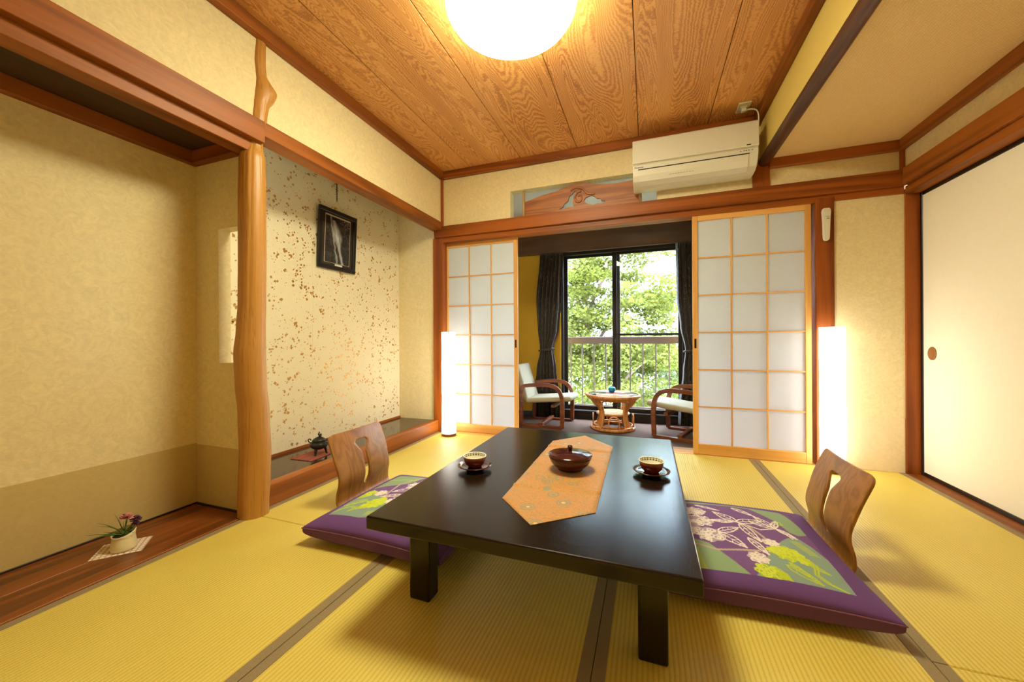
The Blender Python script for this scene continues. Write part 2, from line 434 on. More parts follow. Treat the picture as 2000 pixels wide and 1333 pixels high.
# ------------------------------------------------------------------ alcove side
wl = struct(empty('wall_left'), 'cream plaster wall over the two alcoves')
box('upper_plaster', (XU - .07, YR, 1.94), (XU, YB + .1, ZC + .03), 'plaster', wl, 0)
box('alcove_plaster', (XA - .06, YR, -.02), (XA, YP + .02, 1.95), 'plaster', wl, 0)
box('dado_panel', (XA, YR, .0), (XA + .002, YP, .322), 'dado', wl, .0005)
bm = bmesh.new()
x0, x1, z0, z1 = -2.078, -1.905, .748, 1.438
for a, b in (((XA, YP, 0), (x0, YP + .06, 2.3)), ((x1, YP, 0), (-1.86, YP + .06, 1.95)), ((x0, YP, 0), (x1, YP + .06, z0)), ((x0, YP, z1), (x1, YP + .06, 2.3))): add_box(bm, a, b, 0)
bmesh.ops.remove_doubles(bm, verts=bm.verts[:], dist=1e-5)
bm_obj('partition', bm, 'plaster', wl)
box('dado_panel', (XA + .002, YP - .002, 0), (-1.90, YP, .316), 'dado', wl, .0005)
box('alcove_skirting', (XA + .002, YR, .001), (XA + .010, YP - .002, .011), 'black', wl, .001)
box('alcove_skirting', (XA + .012, YP - .012, .001), (-1.90, YP - .002, .011), 'black', wl, .001)
# tokonoma shell
for a, b in ((YP + .06, 2.075), (2.075, YB + .01)):
    box('paper_sheet', (XT - .03, a, .10), (XT, b, 2.34), 'tokopaper', wl, .0012)
box('tokonoma_end_plaster', (XT - .03, YB + .01, .08), (XL - .035, YB + .10, 2.34), 'plaster', wl, 0)
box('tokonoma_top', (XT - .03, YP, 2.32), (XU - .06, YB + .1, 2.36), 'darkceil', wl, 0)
box('paper_skirting', (XT, YP + .06, .104), (XT + .008, YB + .01, .122), 'trim_y', wl, .001)
# gold flakes printed on the paper
fv, ff = [], []
def flake(y, z, s, a, asp):
    n = len(fv); ca, sa = math.cos(a), math.sin(a)
    for u, w in ((-1, -1), (1, -1), (1, 1), (-1, 1)):
        p, q = u * s / 2, w * s * asp / 2
        fv.append((XT + .0006 + .00002 * (n % 17), y + p * ca - q * sa, z + p * sa + q * ca))
    ff.append((n, n + 1, n + 2, n + 3))
rf = random.Random(3)
for i in range(1000):
    y, z = rf.uniform(1.38, 3.07), rf.uniform(.14, 2.1)
    k = rf.choice([1, 1, 1, 2, 2, 3, 4, 5])
    for j in range(k):
        s = rf.choice([.005, .006, .007, .009, .011, .014]) * (1.2 if k > 2 else 1)
        flake(y + rf.gauss(0, .014), z + rf.gauss(0, .014), s, rf.choice([.78, .6, .9, 0, rf.uniform(0, 1.5)]), rf.choice([1, 1, .8, .45]))
for i in range(1300):
    flake(rf.uniform(1.38, 3.07), rf.uniform(.14, 2.1), rf.uniform(.004, .008), rf.uniform(0, 1.5), rf.choice([1, .5, .4]))
o = pyd('gold_flakes', fv, ff, 'gold', wl); o['kind'] = 'stuff'; o['label'] = 'scattered square gold flakes'
# alcove floors, sill beam, lintels
af = struct(empty('alcove_floor'), 'dark stained boards of the two alcoves')
box('plank', (XA + .001, YR, -.03), (-2.05, YP, .004), 'darkwood_y', af, .001)
box('plank', (-2.05, YR, -.03), (XL - .012, YP, .004), 'darkwood_y', af, .001)
box('edge_strip', (XL - .012, YR, -.03), (XL - .001, 1.25, .006), 'trim_y', af, .002)
box('alcove_board', (XT, YP + .06, .06), (-1.915, YB + .01, .104), 'tokoboard', af, .001)
trim((-1.915, 1.345, -.02), (XL, YB, .112), 'trim_y', 'reddish sill beam edging the raised alcove', .006)
trim((XU - .055, YR, 1.845), (-1.785, 1.337, 1.952), 'trim_y', 'broad reddish rail across the near alcove ending on the log post')
trim((-1.905, YR, 1.79), (-1.82, 1.306, 1.845), 'trim_y', 'lower lintel of the near alcove')
trim((-1.90, 1.338, 1.885), (-1.795, YB, 1.958), 'trim_y', 'reddish lintel over the flake paper alcove')
trim((XA, YR, 1.786), (XA + .04, YP, 1.85), 'trim_y', 'dark moulding at the back of the near alcove')
trim((XA + .04, YP - .04, 1.786), (-1.905, YP, 1.85), 'trim_x', 'dark moulding beside the log post')
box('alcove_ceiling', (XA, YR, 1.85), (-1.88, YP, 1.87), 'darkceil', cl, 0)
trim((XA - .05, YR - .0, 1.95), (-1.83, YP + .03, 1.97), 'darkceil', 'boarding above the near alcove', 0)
# natural log post
def log_post():
    prof = [(-.02, 1.311, .066), (.05, 1.311, .065), (.18, 1.318, .067), (.32, 1.322, .067), (.5, 1.315, .066), (.66, 1.302, .066), (.8, 1.297, .067), (.92, 1.303, .061), (1.05, 1.309, .058),
            (1.3, 1.312, .058), (1.55, 1.313, .057), (1.76, 1.315, .055), (1.84, 1.322, .038), (1.945, 1.327, .037), (1.97, 1.328, .041), (2.04, 1.335, .042), (2.09, 1.346, .047), (2.13, 1.352, .048), (2.16, 1.348, .043), (2.19, 1.336, .034), (2.25, 1.331, .034), (2.36, 1.336, .031), (2.40, 1.337, .031)]
    zs = []; n = 150
    for i in range(n + 1):
        z = prof[0][0] + (prof[-1][0] - prof[0][0]) * i / n
        for k in range(len(prof) - 1):
            if prof[k][0] <= z <= prof[k + 1][0]:
                t = (z - prof[k][0]) / (prof[k + 1][0] - prof[k][0]); t = t * t * (3 - 2 * t)
                zs.append((z, prof[k][1] + (prof[k + 1][1] - prof[k][1]) * t, prof[k][2] + (prof[k + 1][2] - prof[k][2]) * t)); break
    seg = 56; v, f = [], []
    for z, cy, r in zs:
        for i in range(seg):
            a = 2 * math.pi * i / seg
            g = noise.noise(Vector((math.cos(a) * 5, math.sin(a) * 5, z * .9))) * .0035 + noise.noise(Vector((math.cos(a) * 14, math.sin(a) * 14, z * 1.4))) * .0022
            kn = .020 * math.exp(-((z - 2.125) / (.03 if z > 2.125 else .06)) ** 2) * max(0, math.cos(a - 1.15)) ** 3
            rr = r + g + kn
            v.append((-1.845 + rr * math.cos(a) + (.018 * min(1, max(0, (z - 1.85) / .1))), cy + rr * math.sin(a), z))
    for k in range(len(zs) - 1):
        for i in range(seg):
            j = (i + 1) % seg; f.append((k * seg + i, k * seg + j, (k + 1) * seg + j, (k + 1) * seg + i))
    f.append(tuple(range(seg))[::-1])
    nt[0] += 1
    return struct(pyd('trim_%d' % nt[0], v, f, 'post', None, True), 'stripped natural log post with a knot near the top')
log_post()

# ------------------------------------------------------------------ back wall
wb = struct(empty('wall_back'), 'cream plaster wall with the sliding paper doors')
bm = bmesh.new(); rx0, rx1, rz1 = -1.125, .072, 2.16
for a, b in (((-1.93, YB, 1.88), (rx0, YB + .09, 2.45)), ((rx0, YB, rz1), (rx1, YB + .09, 2.45)), ((rx1, YB, 1.88), (.75, YB + .09, 2.45))): add_box(bm, a, b, 0)
bmesh.ops.remove_doubles(bm, verts=bm.verts[:], dist=1e-5)
bm_obj('transom_plaster', bm, 'plaster', wb)
box('upper_plaster', (.75, YB, 1.88), (XF + .1, YB + .09, 2.45), 'plaster', wb, 0)
box('panel_plaster', (1.16, YB, -.05), (XF + .1, YB + .09, 1.90), 'plaster', wb, 0)
box('dado_panel', (1.168, YB - .0015, 0), (XR, YB, .345), plaster_mat('pale_dado_paper', (226, 206, 168), .06), wb, .0005)
trim((-1.875, YB - .035, 1.817), (XR, YB + .02, 1.918), 'trim_x', 'long reddish rail above the paper doors')
trim((-1.80, YB - .01, 1.772), (XR, YB + .10, 1.817), 'trim_x', 'grooved lintel over the paper doors')
trim((-1.897, YB - .015, 0), (-1.792, YB + .10, 1.817), 'trim_z', 'reddish corner post beside the raised alcove')
trim((1.066, YB - .015, -.03), (1.168, YB + .10, 1.80), 'trim_z', 'reddish post holding the white remote')
trim((.703, YB - .012, 1.918), (.807, YB + .05, 2.10), 'trim_z', 'short post under the smoked beam')
trim((XU, YB - .02, 1.918), (XU + .022, YB, 2.36), 'trim_z', 'slim corner batten above the rail')
trim((XR - .022, YB - .02, 1.918), (XR, YB, 2.05), 'trim_z', 'slim corner batten under the lower ceiling')
bm = bmesh.new()
add_box(bm, (-1.80, YB - .002, -.05), (1.066, YB + .02, .002), .0008)
for y in (YB + .024, YB + .052, YB + .080): add_box(bm, (-1.80, y, -.05), (1.066, y + .021, .002), .0008)
nt[0] += 1
struct(bm_obj('trim_%d' % nt[0], bm, 'shoji_x'), 'grooved wooden threshold under the paper doors')
trim((-1.80, YB + .101, -.10), (1.066, YB + .22, -.012), wood('pale_threshold', (150, 110, 74), (196, 160, 120), 'X', 2, .22), 'pale step board at the sunroom edge')

# ------------------------------------------------------------------ side with the ivory sliding door
wr = struct(empty('wall_right'), 'cream plaster wall above the ivory sliding door')
box('upper_plaster', (XR, YR, 1.90), (XR + .06, YB, 2.3), 'plaster', wr, 0)
box('side_backing', (XF + .034, YR, -.05), (XF + .08, YB + .1, 1.9), 'plaster', wr, 0)
trim((XR - .022, YR, 1.815), (XR + .03, YB - .035, 1.925), 'trim_y', 'long reddish rail above the ivory door')
trim((XR, YR, 1.765), (XF + .06, YB - .015, 1.815), 'trim_y', 'lintel over the ivory door')
trim((XR + .003, YB - .012, -.03), (XF + .012, YB + .10, 1.80), 'trim_z', 'reddish corner post beside the ivory door')
trim((XR, YR, -.05), (XF + .05, YB - .014, .004), 'trim_y', 'wooden track under the ivory door')
def fusuma(name, label, fy0, fy1, hy, fx=XF, fz0=.004, fz1=1.765, hz=.764):
    d = struct(empty(name), label)
    box('door_panel', (fx + .004, fy0 + .018, fz0 + .02), (fx + .024, fy1 - .018, fz1 - .02), 'fusuma', d, .001)
    box('stile', (fx, fy1 - .022, fz0), (fx + .028, fy1, fz1), 'black', d, .003); box('stile', (fx, fy0, fz0), (fx + .028, fy0 + .022, fz1), 'black', d, .003)
    box('rail', (fx, fy0 + .022, fz0), (fx + .028, fy1 - .022, fz0 + .024), 'black', d, .003); box('rail', (fx, fy0 + .022, fz1 - .024), (fx + .028, fy1 - .022, fz1), 'black', d, .003)
    o = lathe('finger_pull', [(0, .0006), (.026, .0008), (.029, .0026), (.034, .0030), (.036, .001), (.036, -.004), (0, -.004)], 'handlewood', d, 32)
    o.rotation_euler = (0, R(-90), 0); o.scale = (1.1, .95, 1); o.location = (fx + .001, hy, hz)
fusuma('door_3', 'ivory paper sliding door with a black lacquer frame', 2.16, YB - .013, 2.968)
fusuma('door_4', 'ivory paper sliding door nearer the camera', 1.255, 2.18, 1.36, XF - .034)
box('side_plaster', (XF - .01, YR, -.05), (XF + .034, 1.25, 1.9), 'plaster', wr, 0)
rear = struct(box('wall_rear', (-2.45, YR - .08, -.1), (1.75, YR, 2.5), 'plaster', None, 0), 'cream plaster wall facing the window')

# ------------------------------------------------------------------ paper sliding doors
def shoji(name, x0, x1, y0, label, pull_side, z0=.004, z1=1.780):
    d = struct(empty(name), label); th = .028; y1 = y0 + th; sw = .034
    box('stile', (x0, y0, z0), (x0 + sw, y1, z1), 'shoji_z', d, .002); box('stile', (x1 - sw, y0, z0), (x1, y1, z1), 'shoji_z', d, .002)
    box('top_rail', (x0 + sw, y0 + .001, z1 - .045), (x1 - sw, y1 - .001, z1), 'shoji_x', d, .002)
    box('bottom_rail', (x0 + sw, y0 + .001, z0), (x1 - sw, y1 - .001, z0 + .075), 'shoji_x', d, .002)
    gx0, gx1, gz0, gz1 = x0 + sw, x1 - sw, z0 + .075, z1 - .045; b = .0045
    xs = [gx0 + (gx1 - gx0) * i / 3 for i in range(4)]; zs = [gz0 + (gz1 - gz0) * i / 6 for i in range(7)]
    for x in xs[1:-1]: box('lattice_bar', (x - b, y0 + .004, gz0), (x + b, y0 + .018, gz1), 'shoji_z', d, .0008)
    for z in zs[1:-1]: box('lattice_bar', (gx0, y0 + .0045, z - b), (gx1, y0 + .0178, z + b), 'shoji_x', d, .0008)
    for i in range(3):
        for j in range(6):
            v = [(xs[i], y0 + .0185, zs[j]), (xs[i + 1], y0 + .0185, zs[j]), (xs[i + 1], y0 + .0185, zs[j + 1]), (xs[i], y0 + .0185, zs[j + 1])]
            pyd('paper_pane', v, [(0, 1, 2, 3)], 'shoji_paper', d)
    px = x0 + sw / 2 if pull_side < 0 else x1 - sw / 2
    box('finger_pull', (px - .007, y0 - .001, .79), (px + .007, y0 + .003, .86), 'silver', d, .001)
shoji('door_1', -1.815, -1.085, YB + .058, 'paper lattice door beside the raised alcove', 1)
shoji('door_2', .316, 1.046, YB + .0, 'paper lattice door beside the post with the white remote', -1)

# ------------------------------------------------------------------ carved transom board in the opening above the rail
from mathutils.geometry import tessellate_polygon
def plate_holes(name, outer, holes, axis, a, b, mat, parent=None):
    ax = 'XYZ'.index(axis); loops = [outer] + holes
    flat = [p for l in loops for p in l]
    tris = tessellate_polygon([[Vector((p[0], p[1], 0)) for p in l] for l in loops])
    def p3(p, w): q = list(p); q.insert(ax, w); return q
    n = len(flat); v = [p3(p, a) for p in flat] + [p3(p, b) for p in flat]
    f = [tuple(t) for t in tris] + [tuple(i + n for i in t[::-1]) for t in tris]; k = 0
    for l in loops:
        m = len(l)
        for i in range(m): f.append((k + i, k + (i + 1) % m, n + k + (i + 1) % m, n + k + i))
        k += m
    bm = bmesh.new(); me = bpy.data.meshes.new(name); me.from_pydata(v, [], f); bm.from_mesh(me); bpy.data.meshes.remove(me)
    return bm_obj(name, bm, mat, parent)
tb = empty('carved_transom', (0, 0, 0), 0, 'carved wooden board with a cut-out knot standing in the opening above the doors', 'carving')
top = [(-1.0, 2.062), (-.94, 2.075), (-.86, 2.095), (-.78, 2.108), (-.70, 2.122), (-.64, 2.142), (-.58, 2.156), (-.52, 2.157), (-.46, 2.146), (-.38, 2.128), (-.30, 2.116), (-.22, 2.113), (-.14, 2.117), (-.06, 2.124)]
outer = [(-1.0, 1.90)] + top + [(-.06, 1.90)]
h1 = [(-.70, 1.962), (-.665, 1.975), (-.655, 2.0), (-.625, 2.02), (-.61, 2.06), (-.585, 2.075), (-.565, 2.10), (-.55, 2.09), (-.575, 2.05), (-.585, 2.0), (-.57, 1.965), (-.62, 1.968), (-.66, 1.955)][::-1]
h2 = [(-.475, 1.985), (-.49, 2.01), (-.475, 2.03), (-.43, 2.045), (-.40, 2.03), (-.385, 2.012), (-.36, 2.01), (-.35, 1.99), (-.315, 1.982), (-.335, 1.965), (-.38, 1.97), (-.42, 1.962), (-.44, 1.972)][::-1]
plate_holes('board', outer, [h1, h2], 'Y', YB + .030, YB + .052, 'carved', tb)
sp = []
for i in range(40):
    t = i / 39; a = 1.2 + t * 7.5; r = .048 * (1 - t * .8)
    sp.append((-.527 + r * math.cos(a) * .9, YB + .026, 2.035 + r * math.sin(a) * 1.15))
tube('swirl_relief', sp, [.011 - .006 * i / 39 for i in range(40)], 'carved', tb, 8)
tube('swirl_relief', curve_pts([(-.60, YB + .028, 2.10), (-.56, YB + .024, 2.118), (-.50, YB + .024, 2.105), (-.46, YB + .026, 2.06), (-.40, YB + .028, 2.05)], 6), .008, 'carved', tb, 8)
for x in (-1.012, -.048):
    o = tube('support_batten', [(x, YB + .035, 1.90), (x, YB + .035, 2.03), (x, YB + .035, 2.159)], .011, 'bamboo', tb, 12)

# ------------------------------------------------------------------ air conditioner, outlet, remote
ac = empty('air_conditioner', (0, 0, 0), 0, 'white wall-mounted air conditioner above the carved transom', 'air conditioner')
ax0, ax1 = -.096, .690
body = [(YB, 2.298), (2.885, 2.298), (2.872, 2.293), (2.867, 2.283), (2.862, 2.14), (2.866, 2.12), (2.867, 2.085), (2.874, 2.045), (2.90, 2.013), (2.945, 1.998), (2.99, 1.988), (YB, 1.988)]
prism('body', body, 'X', ax0, ax1, 'white_plastic', ac, .004)
fpn = [(2.868, 2.299), (2.861, 2.294), (2.857, 2.284), (2.851, 2.132), (2.857, 2.126), (2.866, 2.130), (2.872, 2.285)]
prism('front_panel', fpn, 'X', ax0 - .001, ax1 + .001, 'white_plastic', ac, .0015)
lv = [(2.865, 2.083), (2.863, 2.076), (2.869, 2.044), (2.893, 2.009), (2.94, 1.990), (2.943, 1.995), (2.90, 2.02), (2.876, 2.05)]
prism('louver', lv, 'X', ax0 + .04, ax1 - .055, 'white_plastic', ac, .001)
box('vent_shade_strip', (ax0 + .036, 2.8635, 2.084), (ax1 - .05, 2.869, 2.089), 'vent_shade', ac, .0005)  # solid dark strip, paints the shade inside the louver slot
box('panel_shade_strip', (ax0 + .004, 2.862, 2.1185), (ax1 - .004, 2.867, 2.1235), 'cream_plastic', ac, .0005)  # solid tinted strip in place of the shadowed groove below the panel
for i, x in enumerate((.585, .605, .618, .632, .652)): box('indicator', (x, 2.8640, 2.106), (x + .007, 2.868, 2.1095), 'silver', ac, .0003)
box('sensor', (.62, 2.8495, 2.1345), (.645, 2.8535, 2.140), 'silver', ac, .0003)
for i in range(9):
    x = .15 + i * .018; box('caution_print', (x, 2.8785, 2.0285), (x + .012, 2.8820, 2.0298), 'silver', ac, 0)
def text(name, body_, size, loc, rot, mat, parent):
    cu = bpy.data.curves.new(name, 'FONT'); cu.body = body_; cu.size = size; cu.extrude = .0003
    o = bpy.data.objects.new(name, cu); C.objects.link(o)
    dg = bpy.context.evaluated_depsgraph_get(); dg.update()
    me = bpy.data.meshes.new_from_object(o.evaluated_get(dg)); bpy.data.objects.remove(o); bpy.data.curves.remove(cu)
    me.materials.clear(); t = link(name, me, mat, parent); t.location = loc; t.rotation_euler = rot; return t
text('maker_lettering', 'Panasonic', .0155, (ax0 + .012, 2.8645, 2.098), (R(90), 0, 0), 'black', ac)
ou = empty('ceiling_outlet', (0, 0, 0), 0, 'white power outlet on the cedar ceiling with a cable plugged in', 'outlet')
box('cover_plate', (.575, 2.835, ZC - .010), (.648, 2.955, ZC - .0005), 'cream_plastic', ou, .003, 2)
box('socket', (.590, 2.872, ZC - .014), (.632, 2.918, ZC - .010), 'white_plastic', ou, .002)
cb = empty('power_cable', (0, 0, 0), 0, 'white cable running from the ceiling outlet down behind the air conditioner', 'cable')
box('plug', (.598, 2.880, ZC - .036), (.628, 2.910, ZC - .0142), 'white_plastic', cb, .005, 2)
tube('cord', curve_pts([(.628, 2.895, ZC - .026), (.655, 2.897, ZC - .024), (.690, 2.905, ZC - .034), (.704, 2.915, ZC - .075), (.704, 2.93, 2.25), (.702, 2.945, 2.14), (.699, 2.965, 2.06), (.698, 2.99, 2.02)], 8), .0042, 'cord_white', cb, 8)
rm = empty('remote_control', (1.1165, YB - .015, 0), 0, 'slim white remote control hung on the reddish post', 'remote')
prism('body', [(-.0175, 1.520), (-.012, 1.506), (.012, 1.506), (.0175, 1.520), (.0225, 1.70), (.0205, 1.722), (-.0205, 1.722), (-.0225, 1.70)], 'Y', -.030, -.006, 'white_plastic', rm, .0055)
box('holder', (-.016, -.008, 1.55), (.016, 0, 1.69), 'cream_plastic', rm, .002)
box('display_mark', (-.002, -.0312, 1.650), (.014, -.0298, 1.6535), 'silver', rm, .0003)
box('display_mark', (-.006, -.0312, 1.664), (.014, -.0298, 1.6655), 'silver', rm, .0002)
box('top_cap', (-.0175, -.0312, 1.700), (.0175, -.0298, 1.7022), 'cream_plastic', rm, .0003)

# ------------------------------------------------------------------ lamps
cp = empty('ceiling_lamp', (-.562, 1.56, ZC), 0, 'large round glowing lamp on the cedar ceiling', 'lamp')
lathe('mounting_ring', [(0, 0), (.22, 0), (.22, -.018), (0, -.018)], 'white_plastic', cp, 48)
lathe('shade', [(0, -.150), (.10, -.149), (.18, -.144), (.235, -.134), (.270, -.116), (.286, -.092), (.290, -.06), (.286, -.028), (.275, -.0185), (0, -.0185)], 'ceil_glow', cp, 64)
def floor_lamp(x, y, r, h, label, seed):
    t = empty('floor_lamp', (x, y, 0), 0, label, 'lamp', 'tall paper tube lamps')
    rr = random.Random(seed); ph1 = rr.uniform(0, 6)
    prof = [(r * (1 + .018 * math.sin(ph1 + i * .55) + .012 * math.sin(i * 1.3 + ph1)), .024 + (h - .024) * i / 22) for i in range(23)]
    lathe('paper_shade', [(0.0, .024)] + prof + [(0.0, h)], 'lamp_glow', t, 40)
    lathe('base', [(0, .0), (r * 1.0, 0), (r * 1.03, .008), (r * 1.02, .0235), (0, .0235)], 'bent', t, 40)
    tube('wire_loop', [(0, 0, h), (.004, 0, h + .012), (.0, 0, h + .018), (-.004, 0, h + .012), (-.001, 0, h)], .0012, 'silver', t, 6)
floor_lamp(-1.692, 2.985, .062, .932, 'glowing white paper tube lamp standing at the end of the raised alcove', 1)
floor_lamp(1.118, 2.975, .066, .930, 'glowing white paper tube lamp standing under the remote control', 5)

# ------------------------------------------------------------------ low table
TX, TY, TZ = -.352, 1.552, .32
tbl = empty('low_table', (TX, TY, 0), 0, 'low black lacquered table with four square legs', 'table')
hx, hy2 = .468, .623
box('table_top', (-hx, -hy2, TZ - .042), (hx, hy2, TZ), 'lacquer', tbl, .006, 3)
for sx in (-1, 1):
    for sy in (-1, 1):
        cx, cy = sx * (hx - .107), sy * (hy2 - .156)
        box('leg', (cx - .038, cy - .030, 0), (cx + .038, cy + .030, TZ - .042), 'lacquer', tbl, .006, 2)
for sy in (-1, 1):
    cy = sy * (hy2 - .145); box('apron', (-hx + .145, cy - .012, TZ - .072), (hx - .145, cy + .012, TZ - .042), 'lacquer', tbl, .002)
for sx in (-1, 1):
    cx = sx * (hx - .105); box('apron', (cx - .012, -hy2 + .186, TZ - .072), (cx + .012, hy2 - .186, TZ - .042), 'lacquer', tbl, .002)
# brocade runner
def runner():
    L, Bp, Rr, TR, T, TL = (-.469, 1.187), (-.323, 1.040), (-.155, 1.181), (-.167, 1.932), (-.332, 2.108), (-.477, 1.947)
    def edge(y):
        def il(a, b, y): return a[0] + (b[0] - a[0]) * (y - a[1]) / (b[1] - a[1])
        l = il(Bp, L, y) if y < L[1] else il(L, TL, y) if y < TL[1] else il(TL, T, y)
        r = il(Bp, Rr, y) if y < Rr[1] else il(Rr, TR, y) if y < TR[1] else il(TR, T, y)
        return l, r
    ys = sorted(set([1.0401 + (2.1079 - 1.0401) * i / 90 for i in range(91)] + [1.187, 1.181, 1.932, 1.947])); n = 16; v, f = [], []
    def ridge(x, y):
        z = 0
        for c, s, h in ((1.325, .10, .007), (1.56, -.09, .0025), (1.84, -.06, .007), (1.70, .05, .002)):
            d = y - c - s * (x + .31); z += h * math.exp(-(d / .007) ** 2) + .0012 * math.exp(-((d - .03) / .02) ** 2)
        return z
    for y in ys:
        l, r = edge(y)
        for i in range(n + 1):
            x = l + (r - l) * i / n; v.append((x, y, .3218 + ridge(x, y)))
    m = len(v); v += [(a, b, max(.3202, c - .0015)) for a, b, c in v]; N = n + 1; K = len(ys)
    for k in range(K - 1):
        for i in range(n):
            a = k * N + i; f.append((a, a + 1, a + N + 1, a + N)); f.append((m + a, m + a + N, m + a + N + 1, m + a + 1))
        for i in (0, n):
            a = k * N + i; f.append((a, a + N, m + a + N, m + a))
    for i in range(n):
        for a in (i, (K - 1) * N + i): f.append((a, a + 1, m + a + 1, m + a))
    bm = bmesh.new(); me = bpy.data.meshes.new('r'); me.from_pydata(v, [], f); bm.from_mesh(me); bpy.data.meshes.remove(me)
    return tag(bm_obj('table_runner', bm, 'runner', None, True), 'orange brocade runner with pointed ends lying on the low table', 'runner')
runner()
# lidded bowl
bw = empty('lidded_bowl', (-.305, 1.540, .3258), 0, 'dark red lacquer bowl with a knobbed lid on the orange runner', 'bowl')
lathe('bowl_body', [(0, .004), (.046, .004), (.047, .0), (.052, .0), (.053, .006), (.066, .014), (.080, .030), (.087, .048), (.088, .060), (.084, .060), (.082, .045), (.070, .022), (0, .012)], 'redlac', bw, 56)
ld = lathe('lid', [(0, .074), (.03, .0735), (.055, .070), (.076, .064), (.0895, .0605), (.0905, .058), (.086, .0605), (.07, .0625), (0, .070)], 'redlac', bw, 56)
lathe('knob', [(0, .073), (.0085, .073), (.008, .079), (.0105, .084), (.0108, .092), (.008, .0955), (0, .096)], 'redlac', ld, 24)
# cups on saucers
def saucer(x, y, label):
    s = empty('saucer', (x, y, TZ), 0, label, 'saucer', 'lacquer saucers')
    lathe('dish', [(0, .006), (.030, .006), (.031, .0), (.036, .0), (.036, .008), (.052, .0115), (.070, .0175), (.0705, .0195), (.052, .0145), (.030, .0105), (0, .0105)], 'redlac', s, 48)
def cup(x, y, label):
    c = empty('tea_cup', (x, y, TZ + .0108), 0, label, 'cup', 'russet tea cups')
    lathe('cup_body', [(0, .003), (.022, .003), (.023, .0), (.027, .0), (.028, .004), (.037, .012), (.044, .026), (.0475, .044), (.0455, .044)], 'redcup', c, 48, cap=False)
    lathe('rim', [(.0445, .0435), (.0478, .0435), (.0482, .0462), (.0466, .0475), (.0448, .0462), (.0445, .0435)], 'porcelain', c, 48, cap=False)
    lathe('inner_band', [(.0452, .046), (.0440, .036), (.0432, .031), (.0440, .031), (.0462, .0455)], 'cupband', c, 48, cap=False)
    lathe('inner_glaze', [(.0434, .0325), (.038, .019), (.028, .010), (0, .0065)], 'tea', c, 40, cap=False)
saucer(-.683, 1.420, 'dark lacquer saucer at the alcove side of the table')
cup(-.683, 1.420, 'russet tea cup with a patterned white rim at the alcove side of the table')
saucer(.011, 1.592, 'dark lacquer saucer at the ivory door side of the table')
cup(.011, 1.592, 'russet tea cup with a patterned white rim at the ivory door side of the table')

